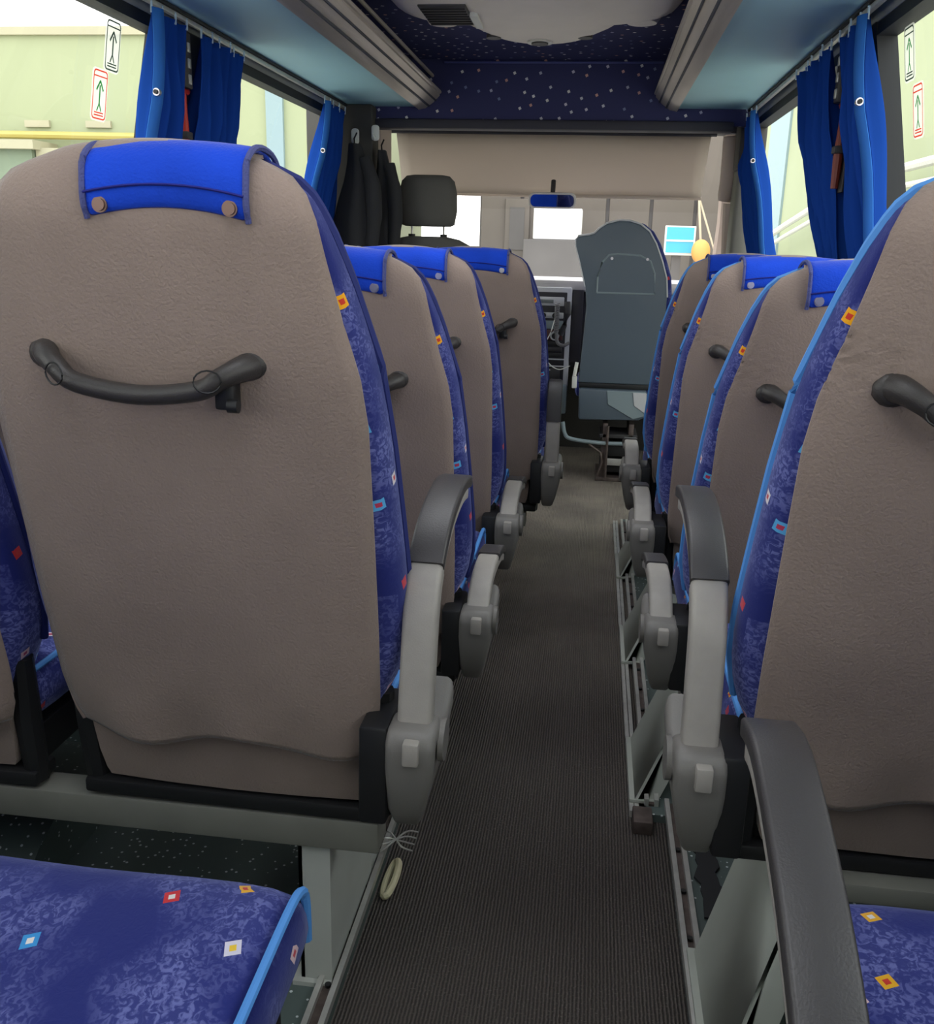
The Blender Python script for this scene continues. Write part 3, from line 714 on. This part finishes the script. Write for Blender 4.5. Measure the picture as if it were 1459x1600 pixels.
def stand_right(y, zo, floor, xf, label):
    XR = .77-xf
    o = empty('seat_stand', (xf, y, floor), label, 'seat stand', 'stands under the single seats'); zt = zo+.221-floor
    bm = bmesh.new()   # slanting folded sheet leg
    lower = [(0, -.03), (0, .23)]; upper = [(.115, .10), (.115, .36)]
    def slab(a, b, c, d, t=.006):
        vs = [bm.verts.new(p) for p in (a, b, c, d)]; ns = [bm.verts.new((p[0]+t, p[1], p[2]-t*.3)) for p in (a, b, c, d)]
        bm.faces.new(vs); bm.faces.new(list(reversed(ns)))
        for i in range(4): bm.faces.new((vs[i], ns[i], ns[(i+1) % 4], vs[(i+1) % 4]))
    slab((0, -.03, .006), (0, .23, .006), (.115, .36, zt), (.115, .10, zt))
    slab((0, -.03, .006), (.115, .10, zt), (.165, .115, zt), (.045, -.02, .006))
    fin(bm, 'leg', 'leg_grey', o, smooth=20)
    box('foot_plate', 'leg_grey', -.01, .05, -.03, .24, 0, .008, .001, o)
    bm = bmesh.new()
    for yy in (.02, .2): cyl(bm, (.025, yy, .013), .008, .01, n=6)
    fin(bm, 'foot_bolts', 'frame_black', o)
    box('cross_beam', 'beam_grey', .09, XR, .09, .14, zt-.03, zt, .004, o)
    box('cross_beam', 'beam_grey', .09, XR, .32, .37, zt-.03, zt, .004, o)
stand_right(.40, .11, .066, .222, 'slanted grey stand under the nearest single seat')
stand_right(1.06, .11, .066, .222, 'wide slanted grey stand under the large single seat')
stand_right(1.82, 0, .016, .15, 'slanted grey sheet stand under the second single seat')
stand_right(2.52, 0, .016, .15, 'slanted grey sheet stand under the third single seat')
stand_right(3.24, 0, .016, .15, 'slanted grey sheet stand under the foremost single seat')
tag(box('floor_end_block', 'rusty_steel', .145, .185, 1.70, 1.76, 0, .03, .003), 'rusty end block where the edging rail meets the step', 'metal block')
# torn black sheet on the step
bm = bmesh.new(); rnd = random.Random(5); poly = []
for k in range(12): poly.append((.245+.012*rnd.random(), 1.40+.018*k))
for k in range(12): poly.append((.285+.018*rnd.random()+.0, 1.40+.018*(11-k)))
prism(bm, poly, 'z', .052, .056); tag(fin(bm, 'torn_vinyl_patch', 'cloth_black'), 'torn black vinyl patch on the step beside the single seats', 'patch')
# wires and cream fitting by the left rail
bm = bmesh.new(); tube(bm, [(-.312+.010*cos(a), 1.47+.05*sin(a), .010+.008*cos(a)) for a in [2*pi*k/24 for k in range(25)]], .007, 8, cap=False)
tag(fin(bm, 'pull_ring', 'cream_plastic'), 'oval cream pull ring lying by the double seat leg', 'ring')
bm = bmesh.new()
for k in range(4): tube(bm, smooth_path([(-.36, 1.50+.012*k, .05), (-.33, 1.52-.02*k, .075), (-.30, 1.50+.015*k, .06), (-.28, 1.51+.02*k, .045)], 4), .0018, 5)
tag(fin(bm, 'tie_wire', 'aluminium'), 'twisted thin wires tied to the double seat leg', 'wire')
bm = bmesh.new(); tube(bm, [(-.335, 2.12, .045), (-.325, 2.5, .07)], .007, 6)
tag(fin(bm, 'conduit', 'white_plastic'), 'thin white conduit strip running along the double seat rail', 'conduit')

# ------------------------------------------------------------------ curtains
def curtain(s, y0, y1, yb0, yb1, zt, zb, folds, hem_side, label, amp=.022, hem=True, xi=0.0):
    """hem_side -1: hem at the y0 edge, +1: at y1"""
    o = empty('curtain', (0, 0, 0), label, 'curtain', 'blue window curtains')
    nx, nz = folds*14, 18
    def P(u, v):
        y = (y0*(1-v)+yb0*v)*(1-u)+(y1*(1-v)+yb1*v)*u; z = zt+(zb-zt)*v
        pinch = .35+.65*min(1, v*3)
        ph = u*folds*2*pi+1.0+.9*sin(v*3+u*5); f = sin(ph)+.35*sin(2.3*ph+1)
        x = BC+s*(wallx(z)-.036-xi - amp*pinch*(1+f) - .006*sin(v*9+u*14))
        return Vector((x, y, z))
    bm = bmesh.new(); g = [[bm.verts.new(P(i/nx, j/nz)) for i in range(nx+1)] for j in range(nz+1)]
    for a, b in zip(g, g[1:]):
        for i in range(nx): bm.faces.new((a[i], a[i+1], b[i+1], b[i]))
    fin(bm, 'curtain_cloth', 'curtain_blue', o, smooth=80, solid=.003)
    if hem:
        bm = bmesh.new(); e = 0.0 if hem_side < 0 else 1.0; d = 1 if hem_side < 0 else -1
        rows = []
        for j in range(nz+1):
            p = P(e, j/nz); rows.append([bm.verts.new(p+Vector((-s*.004, -d*.004, 0))), bm.verts.new(p+Vector((-s*.014, d*.010, 0))), bm.verts.new(p+Vector((-s*.018, d*.028, 0)))])
        for a, b in zip(rows, rows[1:]):
            for i in range(2): bm.faces.new((a[i], a[i+1], b[i+1], b[i]))
        fin(bm, 'hem_band', 'curtain_hem', o, solid=.003, smooth=60)
        p = P(e, .30); bm = bmesh.new(); cyl(bm, (p.x-s*.014, p.y-.004+d*.006, p.z), .009, .012, 'y', 18); gb = fin(bm, 'grommet', 'snap_steel', o)
        bm = bmesh.new(); cyl(bm, (p.x-s*.014, p.y-.008+d*.006, p.z), .0055, .014, 'y', 14); fin(bm, 'eyelet_hole', 'frame_black', gb)
    for k in range(folds+1):
        bm = bmesh.new(); p = P(k/folds, 0); tube(bm, [p+Vector((0, 0, -.012)), p+Vector((0, .004, .012)), p+Vector((-s*.002, 0, .016))], .003, 5); fin(bm, 'track_glider', 'curtain_cord', o)
    return o
curtain(-1, 2.40, 2.60, 2.42, 2.62, 1.695, 1.06, 3, -1, 'bright blue curtain with pale hem left of the red hammer, double seat side')
curtain(-1, 2.70, 3.03, 2.70, 3.0, 1.695, 1.06, 5, 1, 'gathered blue curtain just ahead of the red hammer', hem=False)
curtain(-1, 3.92, 4.24, 3.82, 4.18, 1.695, 1.06, 5, -1, 'foremost blue curtain by the dark coats and partition')
curtain(1, 2.50, 2.76, 2.46, 2.70, 1.695, 1.06, 4, -1, 'blue curtain with pale hem beside the exit stickers, single seat side')
curtain(1, 2.86, 3.32, 2.84, 3.02, 1.695, 1.06, 6, 1, 'dark gathered curtain sweeping back behind the brown hammer', hem=False)
curtain(1, 4.10, 4.55, 4.0, 4.45, 1.695, 1.06, 6, -1, 'foremost blue curtain by the grey front door pillar')
# window hammers and their holders, belt anchors above
def hammer(s, y, colr, label):
    z = 1.44; x = BC+s*(wallx(z)-.055)
    o = empty('emergency_hammer', (x, y, z), label, 'hammer', 'window breaking hammers')
    bm = bmesh.new(); tube(bm, [(0, 0, -.11), (0, 0, -.03), (0, .002, .05), (0, .004, .10)], [.010, .013, .009, .008], 10); fin(bm, 'handle', colr, o)
    bm = bmesh.new(); tube(bm, [(0, -.035, .10), (0, -.02, .105), (0, .02, .105), (0, .034, .108)], [.003, .010, .011, .007], 8); fin(bm, 'hammer_head', colr, o)
    bm = bmesh.new(); abox(bm, -.012 if s < 0 else -.016, .016 if s < 0 else .012, -.018, .018, -.02, .0, .003); abox(bm, (-.02 if s < 0 else .014), (-.014 if s < 0 else .02), -.022, .022, -.12, .12, .002); fin(bm, 'holder_clip', 'console_dark', o)
hammer(-1, 2.665, 'hammer_red', 'red hammer in a dark clip between two curtains, double seat side')
hammer(1, 2.83, 'hammer_brown', 'brown-red hammer in a clip between two curtains, single seat side')
for s, y, lb in ((-1, 2.66, 'black slotted belt adjuster above the red hammer'), (1, 2.84, 'black slotted belt adjuster above the brown hammer')):
    z = 1.6; x = BC+s*(wallx(z)-.035)
    o = empty('belt_adjuster', (x, y, z), lb, 'belt adjuster')
    box('adjuster_plate', 'console_dark', -.012, .012, -.022, .022, -.05, .09, .004, o)
    for k in range(3): box('slot', 'aluminium', -.016 if s > 0 else .008, -.008 if s > 0 else .016, -.008, .008, -.04+.04*k, -.015+.04*k, .002, o)
# pillar trims between windows
for k, (s, a, b) in enumerate(((-1, 2.63, 2.79), (1, 2.67, 2.87), (-1, 4.25, 4.70))):
    bm = bmesh.new(); pts = [(BC+s*(wallx(WZ0)-.012), WZ0), (BC+s*(wallx(WZ0)+.02), WZ0), (BC+s*(wallx(WZ1)+.02), WZ1), (BC+s*(wallx(WZ1)-.012), WZ1)]
    prism(bm, pts, 'y', a, b); tag(fin(bm, 'trim_%d' % (10+k), 'trim_dark'), kind='structure')
# exit stickers
def sticker(s, y, z, border, arrow, label):
    x = BC+s*(wallx(z)-.0+.018)
    o = empty('exit_sticker', (x, y, z), label, 'sticker', 'emergency exit stickers on the panes')
    o.rotation_euler = (0, s*-math.atan(.13/.8), 0)
    q = -s
    bm = bmesh.new(); prism(bm, rounded(-.037, .037, -.060, .060, .012), 'x', 0, q*.0012); fin(bm, 'sticker_base', 'sticker_film', o, smooth=0)
    bm = bmesh.new(); out = rounded(-.033, .033, -.056, .056, .010); inn = rounded(-.0295, .0295, -.0525, .0525, .008)
    for i in range(len(out)):
        j = (i+1) % len(out); bm.faces.new([bm.verts.new((q*.0018, p[0], p[1])) for p in (out[i], out[j], inn[j], inn[i])])
    fin(bm, 'sticker_border', border, o, smooth=0)
    bm = bmesh.new()
    for p in (((-.003, -.022), (.003, -.022), (.003, .022), (-.003, .022)), ((-.018, .012), (-.014, .008), (.002, .030), (-.002, .034)), ((.018, .012), (.014, .008), (-.002, .030), (.002, .034)), ((-.012, -.036), (-.008, -.038), (.002, -.02), (-.002, -.018)), ((.012, -.036), (.008, -.038), (-.002, -.02), (.002, -.018))):
        bm.faces.new([bm.verts.new((q*.0018, a, b)) for a, b in p])
    fin(bm, 'arrow_figure', arrow, o, smooth=0)
    for zz in (-.048, -.042): bm = bmesh.new(); bm.faces.new([bm.verts.new((q*.0018, a, b)) for a, b in ((-.022, zz), (.022, zz), (.022, zz+.003), (-.022, zz+.003))]); fin(bm, 'lettering_line', border, o, smooth=0)
    bm = bmesh.new(); bm.faces.new([bm.verts.new((q*.0018, a, b)) for a, b in ((-.03, .040), (.03, .040), (.03, .043), (-.03, .043))])
    fin(bm, 'header_line', border, o, smooth=0)
sticker(-1, 2.36, 1.60, 'black_print', 'black_print', 'black outlined exit sticker, upper of two on the pane beside the double seats')
sticker(-1, 2.32, 1.485, 'red_print', 'green_print', 'red outlined exit sticker, lower of two on the pane beside the double seats')
sticker(1, 2.44, 1.60, 'black_print', 'green_print', 'green arrow exit sticker, upper of two beside the single seats')
sticker(1, 2.40, 1.475, 'red_print', 'green_print', 'red outlined exit sticker, lower of two beside the single seats')

# ------------------------------------------------------------------ cab
# blind
o = empty('sun_blind', (BC, 4.95, 1.70), 'wide grey cloth roller blind pulled down over the windscreen', 'blind')
bm = bmesh.new(); g = []
for j in range(9):
    v = j/8; row = []
    for i in range(25):
        u = i/24; hw0, hw1 = .775, .755; x = (-hw0*(1-v)-hw1*v)*(1-u)+(hw0*(1-v)+hw1*v)*u
        row.append(bm.verts.new((x, .012*sin(u*7+v*3)*v+v*.07, -v*.292)))
    g.append(row)
for a, b in zip(g, g[1:]):
    for i in range(24): bm.faces.new((a[i], a[i+1], b[i+1], b[i]))
fin(bm, 'blind_cloth', 'blind_cloth', o, solid=.003, smooth=80)
bm = bmesh.new(); tube(bm, [(-.76, .075, -.295), (.76, .075, -.295)], .009, 8); fin(bm, 'hem_bar', 'blind_cloth', o)
bm = bmesh.new(); tube(bm, [(-.8, .0, .0), (.8, .0, .0)], .016, 10); fin(bm, 'roller_tube', 'trim_header', o)
# mirror
o = empty('rear_view_mirror', (-.235, 4.90, 1.375), 'small rear view mirror with pale frame under the blind', 'mirror'); o.rotation_euler = (R(7), 0, 0)
bm = bmesh.new(); prism(bm, rounded(-.118, .118, -.038, .038, .03), 'y', 0, .03, .004); fin(bm, 'mirror_housing', 'dash_pale', o, smooth=40)
bm = bmesh.new(); prism(bm, rounded(-.108, .108, -.029, .029, .024), 'y', -.003, .001); fin(bm, 'mirror_glass', 'mirror_face', o)
bm = bmesh.new(); tube(bm, [(0, .02, .03), (.0, .05, .06), (.0, .07, .09)], .012, 8); fin(bm, 'mirror_stalk', 'console_dark', o)
# dashboard
o = empty('dashboard', (BC, 5.1, 0), 'pale topped dashboard with silver centre stack ahead of the aisle', 'dashboard')
box('dash_top', 'dash_pale', -.98, .98, .0, .46, .93, .99, .02, o)
box('dash_body', 'dash_dark', -.97, .97, .05, .45, .52, .93, .02, o)
stx = .02  # stack centre (local x), world = -.24
box('stack_frame', 'dash_silver', stx-.15, stx+.125, -.02, .06, .36, .95, .008, o)
box('stack_inset', 'dash_dark', stx-.135, stx+.10, -.026, .0, .44, .925, .004, o)
box('stack_side', 'dash_dark', stx+.127, stx+.185, -.015, .06, .56, .94, .004, o)
box('radio', 'dash_silver', stx-.12, stx+.085, -.036, -.02, .855, .90, .003, o)
box('radio_display', 'lcd_grey', stx-.07, stx+.03, -.039, -.034, .868, .888, .001, o)
box('switch_panel', 'dash_silver', stx-.12, stx+.085, -.034, -.02, .79, .82, .003, o)
for k in range(3):
    bm = bmesh.new(); cyl(bm, (stx-.08+k*.06, -.042, .805), .014, .02, 'y', 16); fin(bm, 'control_knob', 'frame_black', o)
box('grey_panel', 'shell_light', stx-.12, stx+.085, -.032, -.02, .735, .778, .003, o)
box('climate_panel', 'dash_maroon', stx-.12, stx+.085, -.034, -.02, .675, .728, .003, o)
for k in range(2):
    bm = bmesh.new(); cyl(bm, (stx-.075+k*.12, -.045, .70), .024, .025, 'y', 20); kn = fin(bm, 'climate_dial', 'dash_silver', o)
    bm = bmesh.new(); cyl(bm, (stx-.075+k*.12, -.058, .70), .016, .006, 'y', 18); fin(bm, 'dial_face', 'frame_black', kn)
for k in range(3): box('storage_slot', 'frame_black' if k % 2 == 0 else 'console_dark', stx-.12, stx+.085, -.034, -.02, .585+.03*k, .608+.03*k, .003, o)
box('trim_line', 'dash_silver', stx-.135, stx+.1, -.036, -.02, .572, .578, 0, o)
box('trim_line', 'dash_silver', stx-.135, stx+.1, -.036, -.02, .535, .541, 0, o)
ash = box('ashtray', 'console_dark', stx-.11, stx+.08, -.04, -.02, .46, .525, .006, o); box('ashtray_handle', 'dash_silver', stx-.04, stx+.03, -.045, -.038, .515, .52, .001, ash)
box('lower_console', 'shell_light', stx-.15, stx+.125, -.03, .05, .28, .44, .01, o)
# handset microphone
o = empty('radio_handset', (-.165, 5.03, .80), 'grey radio handset with coiled cord hanging on the dashboard stack', 'handset')
bm = bmesh.new(); tube(bm, [(.03, .0, .08), (.035, -.01, .02), (.02, -.01, -.04), (.0, 0, -.09)], [.016, .018, .013, .016], 10); fin(bm, 'handset_body', 'console_dark', o)
bm = bmesh.new(); P = []
for k in range(150):
    t = k/149; a = k*.75
    P.append((-.022+.011*cos(a), -.02+.011*sin(a), .07-.15*t))
tube(bm, P, .0036, 5); tube(bm, smooth_path([(-.02, -.02, -.08), (-.012, -.02, -.13), (.02, -.02, -.145), (.05, -.01, -.13)], 5), .009, 8); fin(bm, 'coiled_cord', 'coil_grey', o)
bm = bmesh.new(); tube(bm, smooth_path([(-.03, -.02, .0), (-.05, -.03, -.08), (-.08, -.03, -.15), (-.06, -.03, -.23), (0, -.03, -.27), (.06, -.02, -.25)], 6), .003, 5); fin(bm, 'loose_cable', 'white_plastic', o)
# driver's seat
o = empty('driver_seat', (-.785, 4.475, 0), 'dark driver seat with tall headrest on two rods', 'seat')
bm = bmesh.new(); rings = []
for z, w, d in ((1.232, .105, .05), (1.24, .125, .06), (1.30, .136, .07), (1.38, .134, .07), (1.43, .122, .06), (1.452, .10, .045), (1.457, .07, .02)):
    rings.append([(w*abs(cos(a))**.6*(1 if cos(a) >= 0 else -1), d*abs(sin(a))**.8*(1 if sin(a) >= 0 else -1), z) for a in [2*pi*k/24 for k in range(24)]])
loft(bm, rings); fin(bm, 'headrest', 'headrest_cloth', o, smooth=60)
for s in (-1, 1):
    bm = bmesh.new(); tube(bm, [(s*.075, 0, 1.15), (s*.075, 0, 1.24)], .005, 8); fin(bm, 'headrest_rod', 'aluminium', o)
    bm = bmesh.new(); cyl(bm, (s*.075, 0, 1.19), .016, .015, 'z', 14); fin(bm, 'rod_collar', 'frame_black', o)
bm = bmesh.new(); rings = []
for z, w in ((.5, .24), (.8, .255), (1.0, .25), (1.1, .235), (1.15, .20), (1.175, .15), (1.187, .09)):
    rings.append([(w*abs(cos(a))**.5*(1 if cos(a) >= 0 else -1), .06*abs(sin(a))**.8*(1 if sin(a) >= 0 else -1), z) for a in [2*pi*k/24 for k in range(24)]])
loft(bm, rings); fin(bm, 'backrest', 'headrest_cloth', o, smooth=60)
box('seat_cushion', 'headrest_cloth', -.25, .25, .05, .5, .38, .52, .04, o); box('pedestal', 'frame_black', -.2, .2, .05, .45, 0, .38, .01, o)
# guide seat
o = empty('guide_seat', (.13, 4.75, 0), 'folding guide seat with grey plastic back shell on a black floor mechanism', 'seat')
pts = [(-.185, .50), (-.178, .60), (-.170, .75), (-.165, .88), (-.175, .97), (-.212, 1.10), (-.232, 1.16), (-.234, 1.19), (-.222, 1.207), (-.17, 1.214), (-.145, 1.222), (-.125, 1.243), (-.09, 1.268), (-.03, 1.284), (.02, 1.282), (.07, 1.268), (.115, 1.235), (.15, 1.18), (.185, 1.10), (.212, 1.02), (.222, .93), (.222, .80), (.205, .65), (.18, .50)]
bm = bmesh.new(); prism(bm, pts, 'y', 0, .04, .008, 3); fin(bm, 'back_shell', 'shell_teal_grey', o, smooth=40)
rim = [Vector((a*1.0, -.002, b)) for a, b in pts[4:-3]]
bm = bmesh.new(); tube(bm, [(p.x, .010, p.z+.002) for p in rim], .006, 7); fin(bm, 'shell_rim', 'dash_silver', o)
arc = [(-.118, .945), (-.118, 1.02), (-.100, 1.09), (-.07, 1.125), (-.03, 1.13), (.08, 1.125), (.13, 1.10), (.155, 1.04), (.162, .945)]
bm = bmesh.new(); tube(bm, [(a, -.002, b) for a, b in arc+[arc[0]]], .005, 6); fin(bm, 'recess_rim', 'shell_light', o)
bm = bmesh.new(); prism(bm, arc, 'y', -.003, .006); fin(bm, 'recess_panel', 'shell_teal_grey', o)
for x in (-.055, .115):
    bm = bmesh.new(); cyl(bm, (x, -.005, 1.108), .007, .006, 'y', 12); fin(bm, 'screw', 'snap_steel', o)
big = [(a*1.04+.02, b+.004) for a, b in pts if b > .5 and not (-.24 < a < -.14 and b > 1.0)]
bm = bmesh.new(); prism(bm, [(a, b) for a, b in big], 'y', .045, .14, .03, 3); fin(bm, 'back_cushion', 'navy_pattern_velour', o, smooth=50)
bm = bmesh.new(); prism(bm, [(-.178, .475), (.16, .475), (.165, .345), (.13, .325), (-.05, .318), (-.172, .315)], 'y', -.03, .30, .012, 2); fin(bm, 'seat_base_cover', 'shell_teal_grey', o, smooth=40)
bm = bmesh.new(); prism(bm, [(-.04, .47), (.155, .47), (.16, .35), (.10, .33), (-.03, .40)], 'y', -.036, -.028, .003, 1); fin(bm, 'base_facet', 'shell_light', o, smooth=30)
bm = bmesh.new(); prism(bm, [(.09, .465), (.158, .465), (.162, .36), (.10, .40)], 'y', -.041, -.034, .002, 1); fin(bm, 'side_facet', 'dash_silver', o, smooth=30)
box('seat_cushion', 'navy_pattern_velour', -.2, .2, .14, .5, .40, .50, .03, o)
box('hinge_strip', 'frame_black', -.18, .17, .0, .05, .475, .50, .003, o)
mech = box('floor_plate', 'rusty_steel', -.07, .14, -.02, .30, 0, .02, .003, o)
for k in (-.03, .10): box('slide_upright', 'rusty_steel', k-.015, k+.01, -.01, .28, .02, .30, .003, o)
box('slide_block', 'frame_black', -.05, .125, .02, .26, .04, .075, .004, o); box('slide_block', 'frame_black', -.02, .09, .0, .25, .13, .19, .004, o); box('slide_block', 'console_dark', -.06, .13, -.01, .2, .225, .245, .003, o)
box('slide_window', 'aluminium', -.015, .085, -.018, -.008, .085, .12, .002, o)
bm = bmesh.new(); tube(bm, smooth_path([(-.25, -.02, .30), (-.235, -.03, .24), (-.20, -.03, .215), (-.06, -.02, .20), (.08, -.015, .20)], 4), .010, 8); fin(bm, 'slide_lever', 'shell_light', o)
bm = bmesh.new(); tube(bm, [(-.11, -.02, .19), (-.05, -.02, .15), (-.04, -.02, .10), (-.06, -.02, .03)], .006, 6); tube(bm, [(-.02, -.025, .29), (-.02, -.02, .02)], .008, 6); fin(bm, 'linkage_rods', 'rusty_steel', o)
bm = bmesh.new(); abox(bm, -.215, -.19, .0, .02, .47, .53, .004); tube(bm, [(-.205, 0, .53), (-.195, .01, .60)], .01, 6); fin(bm, 'belt_buckle', 'white_plastic', o)

# B pillar left with coats, front right door pillar
tag(box('trim_13', 'trim_dark', -1.30, -1.0, 4.28, 4.40, .0, 1.73, .01), kind='structure')
tag(box('trim_14', 'pillar_beige', -1.06, -0.985, 4.40, 4.62, 1.0, 1.70, .02), kind='structure')
def coat(x, y, z, w, h, label, seed):
    r = random.Random(seed); bm = bmesh.new(); rings = []
    o = empty('coat', (x, y, z), label, 'coat', 'dark coats on the cab pillar')
    for k in range(9):
        v = k/8; ww = w*(.30+.70*min(1, v*2.2))*(1-.10*v); d = .035+.03*v
        rings.append([((ww*cos(a)*(1+.10*sin(5*a+k*.5+seed)))+.01*sin(k), d*sin(a)*(1+.2*sin(4*a+seed)), -h*v) for a in [2*pi*i/22 for i in range(22)]])
    loft(bm, rings); fin(bm, 'coat_body', 'cloth_black', o, smooth=70)
    bm = bmesh.new(); tube(bm, smooth_path([(w*.5, -.01, -.06), (w*.95, -.02, -.16), (w*1.05, -.02, -.30), (w*.9, -.02, -.42)], 4), [.03]*4+[.036]*5+[.03]*4, 9); fin(bm, 'sleeve', 'cloth_black', o, smooth=70)
    bm = bmesh.new(); tube(bm, [(0, .0, -.01), (0, -.012, .02), (.006, .01, .045)], .004, 6); fin(bm, 'hanging_loop', 'frame_black', o)
coat(-1.06, 4.20, 1.56, .085, .62, 'dark grey coat hanging nearest the blue curtain on the cab pillar', 1)
coat(-.965, 4.31, 1.545, .06, .58, 'black jacket hanging closest to the driver headrest', 4)
for i, (x, z, lb) in enumerate(((-1.075, 1.60, 'white coat hook above the dark grey coat'), (-.985, 1.615, 'white coat hook above the black jacket'))):
    bm = bmesh.new(); prism(bm, rounded(x-.017, x+.017, z-.035, z+.03, .014), 'y', 4.262, 4.274, .003); tube(bm, [(x, 4.262, z-.02), (x, 4.238, z-.03), (x, 4.232, z-.01)], .006, 8)
    tag(fin(bm, 'coat_hook', 'white_plastic'), lb, 'hook', 'white hooks on the cab pillar')
bm = bmesh.new(); prism(bm, [(.60, .0), (.76, .0), (.76, 1.0), (.70, 1.5), (.62, 1.60), (.60, 1.50)], 'y', 4.55, 4.70, .02, 3)
tag(fin(bm, 'trim_15', 'pillar_grey', smooth=45), kind='structure')
tag(box('trim_16', 'trim_dark', .585, .70, 4.46, 4.60, 1.50, 1.73, .01), kind='structure')
bm = bmesh.new(); tube(bm, smooth_path([(.575, 4.68, 1.66), (.585, 4.70, 1.50), (.575, 4.72, 1.38)], 4), [.035, .037, .038, .04, .04, .038, .036, .034, .028], 12)
tag(fin(bm, 'grab_pole', 'pillar_beige'), 'beige padded grab moulding on the front door pillar', 'handle')
bm = bmesh.new(); tube(bm, [(.60, 4.72, 1.37), (.625, 4.76, 1.0), (.63, 4.78, .6)], .028, 8); tag(fin(bm, 'seat_belt', 'pillar_beige'), 'beige belt strap running down the front door pillar', 'belt')

# ------------------------------------------------------------------ outside
tag(box('ground', 'concrete', -60, 60, -40, 80, -.75, -.70), kind='structure')
# yellow building seen through the double seat windows
o = empty('yellow_building', (-8, 9, -.7), 'pale yellow-green building seen beyond the double seat windows', 'building')
box('facade', 'plaster_yellow', -8, 5.45, 0, 5, 0, 3.63, 0, o)
box('parapet', 'plaster_cream', -8, 5.48, -.04, 5, 3.63, 3.70, 0, o)
box('cream_block', 'plaster_cream', 2.75, 4.3, -.3, 0, 0, 2.62, .0, o)
box('drain_strip', 'strip_blue', 4.90, 5.06, -.04, 0, 0, 3.6, 0, o)
box('grey_wall', 'plaster_grey', -8, 2.74, -.35, 0, 0, 2.60, 0, o)
box('wall_ledge', 'plaster_cream', -8, 2.80, -.42, 0, 2.60, 2.68, 0, o)
for k in range(2): box('vent_hatch', 'plaster_cream', 2.5+k*.62, 2.75+k*.62, -.03, 0, 2.83, 2.89, 0, o)
bm = bmesh.new(); tube(bm, [(-8, -.12, 2.80), (4.3, -.12, 2.74)], .035, 8); fin(bm, 'gas_pipe', 'pipe_yellow', o)
# building on the single seat side
o = empty('tall_yellow_building', (5, 6, -.7), 'tall pale yellow building seen beyond the single seat windows', 'building')
box('facade', 'plaster_yellow', 0, 6, 0, 32, 0, 6.6, 0, o)
box('blue_panel', 'strip_blue', -.06, 0, 22, 25, 0, 6.6, 0, o)  # blue strip standing in for a bluish reflection in the window
for dz, rr in ((0, .07), (-.26, .05)):
    bm = bmesh.new(); tube(bm, [(-.6, 4.0, 3.09+dz), (-.6, 10.0, 3.09+dz), (-.6, 14, 2.87+dz), (-.6, 18, 2.47+dz), (-.6, 23, 1.9+dz)], rr, 8); fin(bm, 'stair_railing', 'aluminium', o)
# shed ahead
o = empty('panel_shed', (-1.46, 12, -.7), 'dusty grey panelled shed straight ahead of the windscreen', 'shed')
for k in range(6):
    bm = bmesh.new(); abox(bm, .02+k*.52, .50+k*.52, 0, .06, 0, 3.6, .012); fin(bm, 'wall_panel', 'shed_panel', o)
box('backing', 'shed_dark', 0, 3.14, .05, 2, 0, 3.6, 0, o)
dr = box('door', 'shed_panel', .32, .62, -.05, .0, 0.9, 2.4, .01, o); box('door_pane', 'shed_dark', .38, .56, -.06, -.045, 1.8, 2.3, 0, dr)
box('low_wall', 'shed_dark', .65, 1.6, -.3, 0, 0, 1.92, .02, o)
tag(box('white_box', 'paper_white', -.74, -.19, 11.2, 11.6, 1.23, 1.57, .01), 'plain white box shape ahead, below the mirror', 'box')
tag(box('stacked_base', 'shed_dark', -.84, -.1, 11.1, 11.7, -.7, 1.225, .01), 'grey block carrying the white box ahead', 'block')
o = empty('blue_frame', (.92, 11.2, 1.26), 'bright cyan framed panel ahead, right of the guide seat', 'panel')
box('frame_board', 'white_plastic', -.17, .17, 0, .04, -.17, .15, .005, o, )
box('cyan_board', 'cyan_paint', -.15, .15, -.01, .0, -.14, .135, 0, o); box('cross_bar', 'white_plastic', -.15, .15, -.02, -.01, -.02, .0, 0, o)
tag(box('panel_post', 'shed_dark', .85, .95, 11.25, 11.35, -.7, 1.1), 'post holding the cyan panel ahead', 'post')
bm = bmesh.new(); bmesh.ops.create_uvsphere(bm, u_segments=16, v_segments=10, radius=.13, matrix=Matrix.Translation((1.14, 11.0, 1.14)) @ Matrix.Diagonal((.8, .6, 1, 1))); abox(bm, 1.11, 1.17, 10.98, 11.02, -.7, 1.05)
tag(fin(bm, 'orange_bollard', 'orange_paint'), 'pale orange rounded marker ahead beside the cyan panel', 'marker')
bm = bmesh.new(); tube(bm, [(1.10, 11.4, 1.8), (1.18, 11.2, 1.0), (1.19, 11.2, -.7)], .014, 6); tube(bm, [(1.12, 11.4, 1.7), (1.33, 11.2, 1.1), (1.4, 11.2, -.7)], .012, 6); tube(bm, [(.8, 11.9, 1.8), (1.12, 11.4, 1.75)], .012, 6)
tag(fin(bm, 'slack_rope', 'rope_cream'), 'pale slack ropes hanging by the shed ahead', 'rope')
